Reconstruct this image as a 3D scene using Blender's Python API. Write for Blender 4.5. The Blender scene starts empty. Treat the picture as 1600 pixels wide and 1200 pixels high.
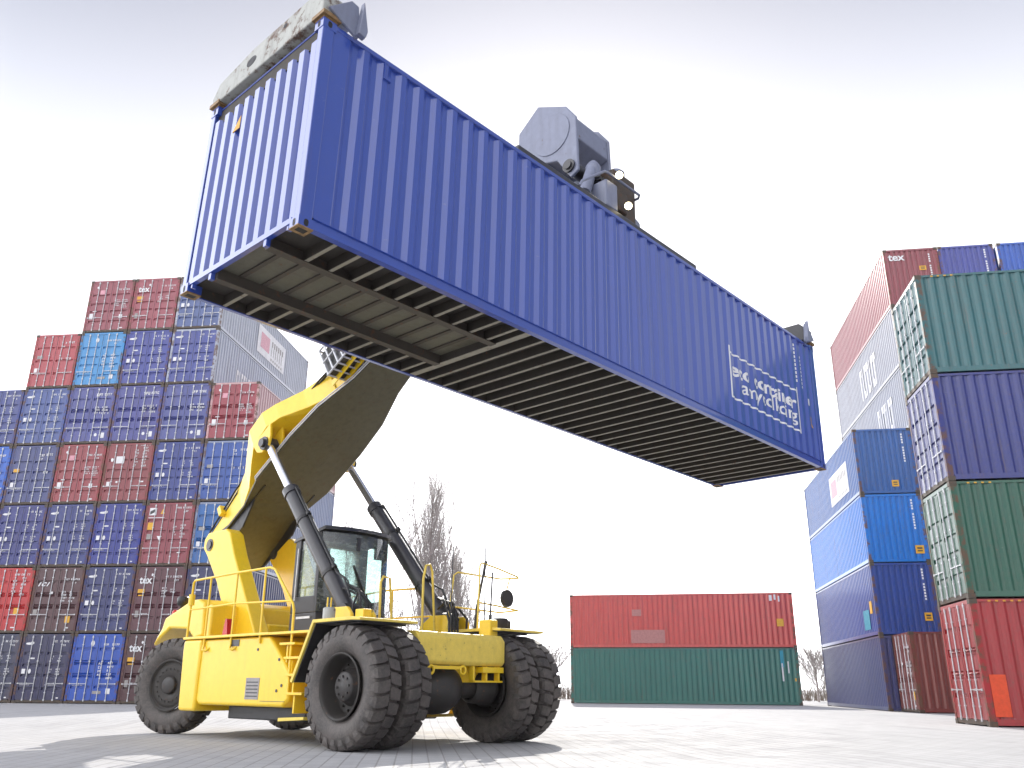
import bpy, bmesh, math, random
from mathutils import Vector, Matrix, Euler
R = math.radians
scene = bpy.context.scene
COL = scene.collection
random.seed(11)

# ------------------------------------------------------------------ helpers
def srgb(r, g, b, k=1.0, sat=1.0):
    if sat!=1.0:
        m_=(r+g+b)/3; r,g,b=[min(255,max(0,m_+(c-m_)*sat)) for c in (r,g,b)]
    f = lambda c: (c/255/12.92 if c/255 <= .04045 else ((c/255+.055)/1.055)**2.4)*k
    return (f(r), f(g), f(b), 1.0)

class MB:
    def __init__(s): s.v=[]; s.f=[]; s.m=[]; s.s=[]
    def add(s, vs, fs, mat=0, smooth=False):
        o=len(s.v); s.v += [tuple(p) for p in vs]
        for f in fs: s.f.append([i+o for i in f]); s.m.append(mat); s.s.append(smooth)
        return s
    def hexa(s, p, mat=0):   # p: 4 bottom ccw, 4 top ccw
        return s.add(p, [(3,2,1,0),(4,5,6,7),(0,1,5,4),(1,2,6,5),(2,3,7,6),(3,0,4,7)], mat)
    def box(s, x0,x1,y0,y1,z0,z1, mat=0):
        return s.hexa([(x0,y0,z0),(x1,y0,z0),(x1,y1,z0),(x0,y1,z0),(x0,y0,z1),(x1,y0,z1),(x1,y1,z1),(x0,y1,z1)], mat)
    def prism(s, poly, axis, a0, a1, mat=0):
        """extrude a 2D polygon along an axis: 'x' -> poly is (y,z); 'y' -> (x,z); 'z' -> (x,y)"""
        def P(q,a): return {'x':(a,q[0],q[1]),'y':(q[0],a,q[1]),'z':(q[0],q[1],a)}[axis]
        n=len(poly); vs=[P(q,a0) for q in poly]+[P(q,a1) for q in poly]
        area=sum(poly[i][0]*poly[(i+1)%n][1]-poly[(i+1)%n][0]*poly[i][1] for i in range(n))
        fl=(area>0)!=(axis=='y'); fl = fl if a1>a0 else not fl
        fs=[list(range(n))[::-1], list(range(n,2*n))]+[(i,(i+1)%n,n+(i+1)%n,n+i) for i in range(n)]
        if not fl: fs=[list(f)[::-1] for f in fs]
        return s.add(vs, fs, mat)
    def cyl(s, p0, p1, r0, r1=None, n=12, mat=0, cap=True, smooth=True):
        return s.tube([p0,p1],[r0,r0 if r1 is None else r1], n, mat, cap, smooth)
    def tube(s, pts, r, n=8, mat=0, cap=True, smooth=True):
        pts=[Vector(p) for p in pts]; k=len(pts)
        rr=r if isinstance(r,(list,tuple)) else [r]*k
        t0=(pts[1]-pts[0]).normalized()
        a=Vector((0,0,1)) if abs(t0.z)<.9 else Vector((1,0,0))
        u=t0.cross(a).normalized(); vs=[]; prev=t0
        for i,p in enumerate(pts):
            t=(pts[min(i+1,k-1)]-pts[max(i-1,0)]).normalized()
            q=prev.rotation_difference(t); u=(q@u).normalized(); prev=t
            w=t.cross(u)
            for j in range(n):
                an=2*math.pi*j/n; vs.append(p+(u*math.cos(an)+w*math.sin(an))*rr[i])
        fs=[(i*n+j,i*n+(j+1)%n,(i+1)*n+(j+1)%n,(i+1)*n+j) for i in range(k-1) for j in range(n)]
        s.add(vs,fs,mat,smooth)
        if cap:
            s.add(vs[:n],[list(range(n))[::-1]],mat); s.add(vs[-n:],[list(range(n))],mat)
        return s
    def lathe(s, prof, n=48, mat=0, axis='x', c=(0,0,0), smooth=True, close=False):
        """prof: (a along axis, radius)"""
        vs=[]
        for a,r in prof:
            for j in range(n):
                t=2*math.pi*j/n; q=(a,r*math.cos(t),r*math.sin(t))
                if axis=='z': q=(q[1],q[2],q[0])
                vs.append((q[0]+c[0],q[1]+c[1],q[2]+c[2]))
        k=len(prof); kk=k if close else k-1
        fs=[(i*n+j,((i+1)%k)*n+j,((i+1)%k)*n+(j+1)%n,i*n+(j+1)%n) for i in range(kk) for j in range(n)]
        return s.add(vs,fs,mat,smooth)
    def mesh(s, name, mats):
        me=bpy.data.meshes.new(name); me.from_pydata(s.v,[],s.f)
        for m in mats: me.materials.append(m)
        me.polygons.foreach_set('material_index', s.m); me.polygons.foreach_set('use_smooth', s.s)
        me.update(); return me
    def build(s, name, mats, parent=None, loc=(0,0,0), bevel=0, seg=2, rot=None):
        if not isinstance(mats,(list,tuple)): mats=[mats]
        return link(name, s.mesh(name, mats), parent, loc, bevel, seg, rot)

def link(name, me, parent=None, loc=(0,0,0), bevel=0, seg=2, rot=None):
    o=bpy.data.objects.new(name, me); COL.objects.link(o)
    o.parent=parent; o.location=loc
    if rot: o.rotation_euler=rot
    if bevel:
        md=o.modifiers.new('bevel','BEVEL'); md.width=bevel; md.segments=seg; md.limit_method='ANGLE'; md.angle_limit=R(35); md.harden_normals=False
    return o

def tag(o, label=None, cat=None, group=None, kind=None):
    for k,v in (('label',label),('category',cat),('group',group),('kind',kind)):
        if v: o[k]=v
    return o
def empty(name, loc, rot=(0,0,0)):
    o=bpy.data.objects.new(name,None); COL.objects.link(o); o.location=loc; o.rotation_euler=rot; o.empty_display_size=.3
    return o
def dup(o, parent=None):
    c=o.copy(); COL.objects.link(c)
    if parent: c.parent=parent
    for ch in list(o.children): dup(ch, c)
    return c

# ------------------------------------------------------------------ materials
def newmat(name):
    m=bpy.data.materials.new(name); m.use_nodes=True; nt=m.node_tree; nt.nodes.clear()
    out=nt.nodes.new('ShaderNodeOutputMaterial'); b=nt.nodes.new('ShaderNodeBsdfPrincipled')
    nt.links.new(b.outputs[0],out.inputs[0]); return m,nt,b,out
def N(nt,t,**kw):
    n=nt.nodes.new(t)
    for k,v in kw.items(): setattr(n,k,v)
    return n
def coords(nt, scale=(1,1,1), rnd=True):
    tc=N(nt,'ShaderNodeTexCoord'); mp=N(nt,'ShaderNodeMapping'); mp.inputs['Scale'].default_value=scale
    if rnd:
        oi=N(nt,'ShaderNodeObjectInfo'); mu=N(nt,'ShaderNodeMath',operation='MULTIPLY'); mu.inputs[1].default_value=37.0
        nt.links.new(oi.outputs['Random'],mu.inputs[0]); ad=N(nt,'ShaderNodeVectorMath',operation='ADD')
        nt.links.new(tc.outputs['Object'],ad.inputs[0]); nt.links.new(mu.outputs[0],ad.inputs[1]); nt.links.new(ad.outputs[0],mp.inputs['Vector'])
    else: nt.links.new(tc.outputs['Object'],mp.inputs['Vector'])
    return mp.outputs[0]
def noise(nt, vec, scale, detail=4, rough=.6):
    n=N(nt,'ShaderNodeTexNoise'); n.inputs['Scale'].default_value=scale; n.inputs['Detail'].default_value=detail; n.inputs['Roughness'].default_value=rough
    nt.links.new(vec,n.inputs['Vector']); return n.outputs[0]
def rng(nt, val, a,b,c,d):
    n=N(nt,'ShaderNodeMapRange'); n.clamp=True
    for i,x in enumerate((a,b,c,d)): n.inputs[i+1].default_value=x
    nt.links.new(val,n.inputs[0]); return n.outputs[0]
def mixc(nt, fac, a, b, mode='MIX'):
    n=N(nt,'ShaderNodeMix',data_type='RGBA',blend_type=mode)
    if isinstance(fac,float): n.inputs[0].default_value=fac
    else: nt.links.new(fac,n.inputs[0])
    for i,x in ((6,a),(7,b)):
        if isinstance(x,tuple): n.inputs[i].default_value=x
        else: nt.links.new(x,n.inputs[i])
    return n.outputs[2]
def setin(b, **kw):
    for k,v in kw.items():
        b.inputs[k.replace('_',' ')].default_value=v

def paint(name, color=None, grain=.18, runs=0.0, dirt=(.12,.10,.08,1), dirt_amt=.5, rust=.0, rough=(.3,.5), coat=0.0, metallic=0.0, fade=.25, spot=9.0):
    m,nt,b,out=newmat(name)
    if color is None:
        oi=N(nt,'ShaderNodeObjectInfo'); base=oi.outputs['Color']
    else:
        rgb=N(nt,'ShaderNodeRGB'); rgb.outputs[0].default_value=color; base=rgb.outputs[0]
    big=noise(nt,coords(nt,(1,1,1)),.9,3)
    streak=noise(nt,coords(nt,(5,5,.35)),1.6,5,.65)
    fine=noise(nt,coords(nt,(1,1,1)),spot,6,.7)
    # sun-bleached patches, grime runs, chips of rust
    bleach=mixc(nt, 1.0, base, (1.35,1.33,1.28,1), 'MULTIPLY')
    c=mixc(nt, rng(nt,big,.4,.75,0,fade), base, bleach)
    dk=mixc(nt, 1.0, base, (.55,.52,.5,1),'MULTIPLY')
    c=mixc(nt, rng(nt,streak,.5,.8,0,dirt_amt), c, dk)
    if runs>0:
        rn=noise(nt,coords(nt,(7,7,.28)),1.1,4,.6); pt=noise(nt,coords(nt,(1,1,1)),.55,2)
        ru=N(nt,'ShaderNodeMath',operation='MULTIPLY'); nt.links.new(rng(nt,rn,.58,.74,0,runs),ru.inputs[0]); nt.links.new(rng(nt,pt,.42,.62,0,1),ru.inputs[1])
        c=mixc(nt, ru.outputs[0], c, (.13,.075,.05,1))
        sc=noise(nt,coords(nt,(1.4,1.4,5)),2.3,6,.75); c=mixc(nt, rng(nt,sc,.66,.74,0,.35), c, (.34,.34,.34,1))
    if rust>0:
        c=mixc(nt, rng(nt,fine,.66-rust*.16,.72-rust*.12,0,.9), c, (.11,.045,.022,1))
    c=mixc(nt, rng(nt,fine,.35,.7,0,grain), c, dirt)
    nt.links.new(c,b.inputs['Base Color'])
    nt.links.new(rng(nt,fine,.3,.7,rough[0],rough[1]),b.inputs['Roughness'])
    setin(b,Metallic=metallic)
    b.inputs['Coat Weight'].default_value=coat; b.inputs['Coat Roughness'].default_value=.15
    bp=N(nt,'ShaderNodeBump'); bp.inputs['Strength'].default_value=.12; bp.inputs['Distance'].default_value=.02
    nt.links.new(big,bp.inputs['Height']); nt.links.new(bp.outputs[0],b.inputs['Normal'])
    return m
def plain(name, color, rough=.5, metallic=0.0, var=.25, scale=12.0):
    m,nt,b,out=newmat(name)
    n=noise(nt,coords(nt),scale,5)
    c=mixc(nt, rng(nt,n,.3,.75,0,1), color, tuple(x*(1-var) for x in color[:3])+(1,))
    nt.links.new(c,b.inputs['Base Color']); nt.links.new(rng(nt,n,.3,.7,rough*.85,min(1,rough*1.15)),b.inputs['Roughness'])
    setin(b,Metallic=metallic); return m

M={}
M['cont']=paint('container_paint',None,rust=.1,rough=(.28,.45),dirt_amt=.65,coat=.45,runs=.6)
for n_ in M['cont'].node_tree.nodes:
    if n_.type=='BSDF_PRINCIPLED': n_.inputs['Coat Roughness'].default_value=.28
M['post']=paint('container_post_paint',None,rust=1.3,rough=(.4,.65),dirt_amt=.8,spot=4)
M['hero']=paint('blue_container_paint',srgb(45,73,160),rust=.0,rough=(.28,.28),dirt_amt=.10,coat=1.0,fade=.1,grain=.06,runs=.16)
for n_ in M['hero'].node_tree.nodes:
    if n_.type=='BSDF_PRINCIPLED': n_.inputs['Coat IOR'].default_value=1.6; n_.inputs['Coat Roughness'].default_value=.10
    if n_.type=='BUMP': n_.inputs['Strength'].default_value=.0
M['cross']=paint('lit_flange_paint',(.25,.235,.195,1),rust=.3,rough=(.4,.6))
M['dark']=paint('dark_underfloor_and_shade',(.034,.029,.024,1),rust=.2,rough=(.6,.8))  # floor colour; also stands for shade on webs, near header and rails
M['under']=paint('underframe_paint',(.048,.040,.033,1),rust=.5,rough=(.5,.7))
M['floor']=paint('floor_plate_paint',(.10,.097,.072,1),rust=.2,rough=(.5,.7))
M['cast']=paint('corner_casting_paint',(.06,.045,.032,1),rust=.8,rough=(.5,.7))
M['rod']=plain('galvanised_rod',(.62,.63,.65,1),.35,.3)
M['gasket']=plain('rubber_gasket',(.012,.012,.016,1),.6)
M['mark']=plain('white_marking_paint',(.78,.78,.80,1),.5,0,.2,3)
M['pink']=plain('faded_pink_label',(.72,.35,.42,1),.5)
M['amber']=plain('amber_warning_label',(.75,.40,.03,1),.5)
M['grey']=plain('grey_data_plate',(.33,.31,.30,1),.5)
M['orange']=plain('orange_red_patch',(.70,.07,.015,1),.5)
M['aqua']=plain('aqua_label',(.03,.30,.42,1),.5)
M['yel']=paint('machine_yellow_paint',srgb(243,204,38),dirt=(.24,.17,.04,1),dirt_amt=.18,rust=.0,rough=(.3,.45),coat=.3,fade=.05,grain=.10)
M['yelworn']=paint('worn_yellow_paint',srgb(236,208,92),dirt=(.12,.09,.05,1),dirt_amt=.35,rust=.12,rough=(.4,.6),spot=9)
M['boom']=paint('boom_underside_olive',(.088,.079,.038,1),dirt=(.05,.045,.03,1),dirt_amt=.8,rust=.3,rough=(.45,.65))  # dark olive colour of the boom's underside plates
M['greyboom']=paint('grey_machine_paint',srgb(122,128,150),dirt_amt=.4,rust=.1,rough=(.35,.55))
M['steel']=paint('dark_steel_paint',(.028,.028,.034,1),dirt=(.08,.07,.06,1),dirt_amt=.4,rough=(.3,.5),coat=.2)
M['black']=paint('black_cab_paint',(.016,.016,.019,1),dirt=(.06,.055,.05,1),dirt_amt=.3,rough=(.3,.5))
M['chrome']=plain('chromed_rod',(.75,.76,.80,1),.16,.9,.1)
M['spread']=paint('grimy_white_paint',(.40,.41,.385,1),dirt=(.05,.05,.035,1),dirt_amt=.85,rust=.85,rough=(.5,.7),spot=5)
M['brass']=plain('rusty_twistlock_steel',(.32,.20,.09,1),.55,.3,.5,20)
M['hose']=plain('black_hydraulic_hose',(.014,.014,.015,1),.45)
M['axle']=paint('greasy_axle_paint',(.026,.024,.024,1),dirt=(.09,.07,.05,1),dirt_amt=.6,rust=.4,rough=(.4,.65))
M['rim']=paint('dusty_rim_paint',(.019,.016,.014,1),dirt=(.09,.075,.06,1),dirt_amt=.4,rust=.2,rough=(.5,.75))
M['red']=plain('red_lens',(.55,.02,.012,1),.2)
M['amberlens']=plain('amber_beacon_lens',(.75,.25,.01,1),.2)
M['bark']=plain('hazed_bark',(.36,.31,.285,1),.9,0,.4,3)
M['twig']=plain('hazed_twigs',(.50,.455,.43,1),.9,0,.4,2)  # bark and twigs lightened, distance haze put into their colour
M['brush']=plain('dry_brush',(.22,.17,.13,1),.9,0,.45,2)

def rubber():
    m,nt,b,out=newmat('dusty_tyre_rubber')
    n=noise(nt,coords(nt),3.5,6,.65); f=noise(nt,coords(nt),30,4)
    c=mixc(nt, rng(nt,n,.35,.7,0,.75), (.036,.033,.032,1), (.115,.098,.088,1))
    c=mixc(nt, rng(nt,f,.4,.7,0,.35), c, (.15,.125,.11,1))
    nt.links.new(c,b.inputs['Base Color']); setin(b,Roughness=.62)
    bp=N(nt,'ShaderNodeBump'); bp.inputs['Strength'].default_value=.25; bp.inputs['Distance'].default_value=.01
    nt.links.new(f,bp.inputs['Height']); nt.links.new(bp.outputs[0],b.inputs['Normal'])
    return m
M['rubber']=rubber()
def glass():
    m,nt,b,out=newmat('tinted_cab_glass')
    tr=N(nt,'ShaderNodeBsdfTransparent'); tr.inputs[0].default_value=(.72,.90,.86,1)
    gl=N(nt,'ShaderNodeBsdfGlossy'); gl.inputs['Roughness'].default_value=.03
    fr=N(nt,'ShaderNodeFresnel'); fr.inputs[0].default_value=1.6
    mx=N(nt,'ShaderNodeMixShader'); sm=noise(nt,coords(nt,(3,3,1)),2,4)
    ad=N(nt,'ShaderNodeMath',operation='ADD'); nt.links.new(fr.outputs[0],ad.inputs[0]); nt.links.new(rng(nt,sm,.4,.8,0.04,.16),ad.inputs[1])
    nt.links.new(ad.outputs[0],mx.inputs[0]); nt.links.new(tr.outputs[0],mx.inputs[1]); nt.links.new(gl.outputs[0],mx.inputs[2])
    df=N(nt,'ShaderNodeBsdfDiffuse'); df.inputs[0].default_value=(.62,.68,.66,1); tl=N(nt,'ShaderNodeBsdfTranslucent'); tl.inputs[0].default_value=(.62,.68,.66,1)
    dd=N(nt,'ShaderNodeMixShader'); dd.inputs[0].default_value=.5; nt.links.new(df.outputs[0],dd.inputs[1]); nt.links.new(tl.outputs[0],dd.inputs[2])
    ds=noise(nt,coords(nt,(2,2,6)),3,6); m2=N(nt,'ShaderNodeMixShader'); nt.links.new(rng(nt,ds,.35,.7,.08,.42),m2.inputs[0]); nt.links.new(mx.outputs[0],m2.inputs[1]); nt.links.new(dd.outputs[0],m2.inputs[2])   # pale film standing in for the bright reflection in the glass
    nt.links.new(m2.outputs[0],out.inputs[0]); return m
M['glass']=glass()
def lampmat():
    m,nt,b,out=newmat('lit_work_lamp')
    setin(b,Base_Color=(1,.9,.7,1)); b.inputs['Emission Color'].default_value=(1,.86,.55,1); b.inputs['Emission Strength'].default_value=12
    return m
M['lamp']=lampmat()
def groundmat():
    m,nt,b,out=newmat('concrete_pavers')
    tc=N(nt,'ShaderNodeTexCoord'); mp=N(nt,'ShaderNodeMapping'); mp.inputs['Rotation'].default_value=(0,0,R(90-6)); nt.links.new(tc.outputs['Object'],mp.inputs[0])
    br=N(nt,'ShaderNodeTexBrick'); nt.links.new(mp.outputs[0],br.inputs['Vector'])
    br.inputs['Scale'].default_value=1; br.inputs['Brick Width'].default_value=.42; br.inputs['Row Height'].default_value=.21; br.inputs['Mortar Size'].default_value=.012; br.inputs['Mortar Smooth'].default_value=.3
    br.inputs['Color1'].default_value=(.425,.425,.432,1); br.inputs['Color2'].default_value=(.385,.385,.395,1); br.inputs['Mortar'].default_value=(.28,.275,.27,1)
    big=noise(nt,mp.outputs[0],.16,5,.6); mid=noise(nt,mp.outputs[0],1.3,6,.65)
    mp2=N(nt,'ShaderNodeMapping'); mp2.inputs['Scale'].default_value=(.12,2.2,1); nt.links.new(mp.outputs[0],mp2.inputs[0])
    trk=noise(nt,mp2.outputs[0],1.0,5,.6)
    c=mixc(nt, rng(nt,big,.35,.7,0,.3), br.outputs[0], (.42,.42,.42,1))
    c=mixc(nt, rng(nt,mid,.5,.75,0,.25), c, (.24,.235,.24,1))
    c=mixc(nt, rng(nt,trk,.54,.74,0,.35), c, (.20,.195,.20,1))
    nt.links.new(c,b.inputs['Base Color']); nt.links.new(rng(nt,mid,.3,.7,.7,.95),b.inputs['Roughness'])
    b.inputs['Specular IOR Level'].default_value=.12
    bp=N(nt,'ShaderNodeBump'); bp.inputs['Strength'].default_value=.5; bp.inputs['Distance'].default_value=.01
    nt.links.new(br.outputs['Fac'],bp.inputs['Height']); bp.invert=True
    nt.links.new(bp.outputs[0],b.inputs['Normal']); return m
M['ground']=groundmat()

# ------------------------------------------------------------------ camera
CAM_H=.78; pitch=R(19.6922); roll=R(-.4238)
cam=bpy.data.cameras.new('camera'); co=bpy.data.objects.new('camera',cam); COL.objects.link(co)
cam.sensor_width=36; cam.lens=36*1325.84/1600; cam.clip_end=3000; cam.clip_start=.05
rt=Vector((1,0,0)); up=Vector((0,-math.sin(pitch),math.cos(pitch))); fw=Vector((0,math.cos(pitch),math.sin(pitch)))
X=rt*math.cos(roll)-up*math.sin(roll); Y=rt*math.sin(roll)+up*math.cos(roll)
co.matrix_world=Matrix(((X.x,Y.x,-fw.x,0),(X.y,Y.y,-fw.y,0),(X.z,Y.z,-fw.z,CAM_H),(0,0,0,1)))
scene.camera=co

# ------------------------------------------------------------------ ground (dips a little under the machine, as yard drainage does)
ST_O=Vector((-1.10885,14.6056,-.0936)); ST_H=-41.706
def gz(x,y):
    d=math.hypot(x-(-3.2),y-16.2); t=max(0,min(1,(d-6.5)/3.0)); t=t*t*(3-2*t)
    return -.0936*(1-t)
def build_ground():
    xs=[-1500,-400,-120,-60,-36]+[-30+i*.75 for i in range(65)]+[22,30,60,120,400,1500]
    ys=[-300,-60,-20,-6]+[i*.75 for i in range(47)]+[38,46,60,90,160,400,1800]
    g=MB(); nx=len(xs)
    vs=[(x,y,gz(x,y)) for y in ys for x in xs]
    fs=[(j*nx+i,j*nx+i+1,(j+1)*nx+i+1,(j+1)*nx+i) for j in range(len(ys)-1) for i in range(nx-1)]
    g.add(vs,fs,0,True)
    tag(g.build('ground',M['ground']),kind='structure')
build_ground()

# ------------------------------------------------------------------ containers
CL,CW,CH=12.185,2.405,2.886
def corr(a0,a1,pitch,fo,sl,depth):
    """trapezoid profile between a0 and a1: list of (a, depth), starting and ending on the outer face"""
    n=max(1,round((a1-a0-fo)/pitch)); p=(a1-a0-fo)/n; k=p/pitch; out=[]
    for i in range(n):
        s=a0+i*p
        out+= [(s,0),(s+fo*k,0),(s+(fo+sl)*k,depth),(s+p-sl*k,depth)]
    out+=[(a1-fo*k,0),(a1,0)]
    return out
def sheet(mb, prof, z0, z1, fn, mat=0):
    vs=[fn(a,d,z) for a,d in prof for z in (z0,z1)]
    mb.add(vs,[(2*i,2*i+2,2*i+3,2*i+1) for i in range(len(prof)-1)],mat)
def container_body(doors=True):
    b=MB(); hl,hw=CL/2,CW/2
    for sx in (-1,1):
        for sy in (-1,1):
            x0,x1=sorted((sx*hw,sx*(hw-.11))); y0,y1=sorted((sy*(hl-.012),sy*(hl-.15)))
            b.box(x0,x1,y0,y1,.11,CH-.11,1)
            for z0,z1 in ((0,.118),(CH-.118,CH)):
                xa,xb=sorted((sx*(hw+.004),sx*(hw-.165))); ya,yb=sorted((sy*hl,sy*(hl-.178)))
                b.box(xa,xb,ya,yb,z0,z1,2)
    for sx in (-1,1):
        sheet(b,corr(-hl+.14,hl-.14,.278,.072,.068,.04),.15,CH-.05,lambda a,d,z,sx=sx:(sx*(hw-.012-d),a,z))
        x0,x1=sorted((sx*(hw-.004),sx*(hw-.07))); b.box(x0,x1,-hl+.17,hl-.17,CH-.075,CH-.012,0)
        x0,x1=sorted((sx*(hw-.002),sx*(hw-.09))); b.box(x0,x1,-hl+.17,hl-.17,.035,.17,0)
    ends=(1,) if doors else (1,-1)
    for sy in ends:
        sheet(b,corr(-hw+.10,hw-.10,.245,.11,.035,.045),.13,CH-.09,lambda a,d,z,sy=sy:(a,sy*(hl-.02-d),z))
    for sy in (-1,1):
        y0,y1=sorted((sy*(hl-.006),sy*(hl-.10))); b.box(-hw+.16,hw-.16,y0,y1,CH-.105,CH-.014,0)
        y0,y1=sorted((sy*(hl-.014),sy*(hl-.14))); b.box(-hw+.16,hw-.16,y0,y1,.03,.14,0 if sy>0 else 2)  # door-end sill darkened to paint the shadow gap between stacked containers
    if doors:
        b.box(-hw+.10,hw-.10,-hl+.085,-hl+.10,.13,CH-.09,3)
    b.box(-hw+.05,hw-.05,-hl+.1,hl-.1,CH-.06,CH-.03,0)
    b.box(-hw+.06,hw-.06,-hl+.15,hl-.15,.10,.15,3)
    return b.mesh('body',[M['cont'],M['post'],M['cast'],M['gasket']])
def door_mesh(kind):
    """door leaf to the right of the centre line, its pressed horizontal grooves part of the sheet"""
    hl,hw=CL/2,CW/2; z0,z1=.155,CH-.115; x0,x1=.012,hw-.115
    g={0:(.27,.46,.62,.83),1:(.20,.40,.43,.60,.63,.80),2:(.24,.50,.76)}[kind]
    prof=[(z0,.0),(z0+.08,.0)]
    for q in g:
        c=z0+(z1-z0)*(1-q); prof_add=[(c-.06,0),(c-.045,.05),(c+.045,.05),(c+.06,0)]
        prof+=prof_add
    prof=[p for p in prof if p[0]>=z0]+[(z1-.08,0),(z1,0)]
    prof=sorted(prof[:2]+sorted(prof[2:-2])+prof[-2:])
    d=MB(); yf=-hl+.03
    xi0,xi1=x0+.07,x1-.07
    n=len(prof); vs=[(xi0,yf+dd,z) for z,dd in prof]+[(xi1,yf+dd,z) for z,dd in prof]
    d.add(vs,[(i,n+i,n+i+1,i+1) for i in range(n-1)],0)
    d.box(x0,xi0,yf-.008,yf+.05,z0,z1,0); d.box(xi1,x1,yf-.008,yf+.05,z0,z1,0)
    d.box(xi0,xi1,yf-.008,yf+.05,z0-.01,z0+.06,0); d.box(xi0,xi1,yf-.008,yf+.05,z1-.06,z1+.01,0)
    d.box(x0-.012,x0,yf-.004,yf+.04,z0,z1,1); d.box(x1,x1+.02,yf,yf+.04,z0,z1,1)
    for k in range(4):
        z=z0+.3+k*.68; d.box(x1-.02,x1+.10,yf-.016,yf-.003,z,z+.06,0)
    return d.mesh('door',[M['cont'],M['gasket']])
def rod_mesh(x):
    hl=CL/2; y=-hl-.005+.012; r=MB()
    r.cyl((x,y,.10),(x,y,CH-.07),.019,n=6)
    for z in (.11,CH-.17): r.box(x-.032,x+.032,y-.018,y+.02,z,z+.07)
    for z in (.42,1.02,1.72,2.42): r.box(x-.038,x+.038,y-.018,y+.025,z,z+.035)
    r.box(x,x+.36,y-.022,y-.008,.80,.824); r.box(x+.32,x+.37,y-.024,y+.01,.785,.84)
    return r.mesh('lock_rod',[M['rod']])
def mirror_mesh(me):
    m=me.copy(); 
    for v in m.vertices: v.co.x*=-1
    m.flip_normals(); return m
BODY_D=container_body(True); BODY_P=container_body(False)
DOORS=[]
for k in range(3):
    a=door_mesh(k); DOORS.append((a,mirror_mesh(a)))
RODS=[rod_mesh(.30),rod_mesh(.72)]; RODSM=[mirror_mesh(m) for m in RODS]

def glyphs(mb,x,z,w,h,y,seed,gap=.28,mat=0):
    """a row of worn, unreadable stencil characters"""
    rr=random.Random(seed); n=max(2,int(w/(h*.75))); cw=w/n
    for i in range(n):
        if rr.random()<.12: continue
        a=x+i*cw; ww=cw*(1-gap)*rr.uniform(.7,1)
        t=h*.24
        k=rr.randrange(4)
        segs=[[(0,t*.9,0,h),(ww-t*.9,ww,0,h),(t*.9,ww-t*.9,0,t)],[(0,ww,0,t),(0,ww,h-t,h),(0,t*.9,t,h-t)],[(0,t*.9,0,h),(t*.9,ww,h-t,h),(t*.9,ww,h*.4,h*.4+t)],[(0,ww,h-t,h),(ww*.5-t*.45,ww*.5+t*.45,0,h-t)]][k]
        for x0,x1,z0,z1 in segs: mb.box(a+x0,a+x1,y-.002,y+.002,z+z0,z+z1,mat)
YM=-CL/2+.017
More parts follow.
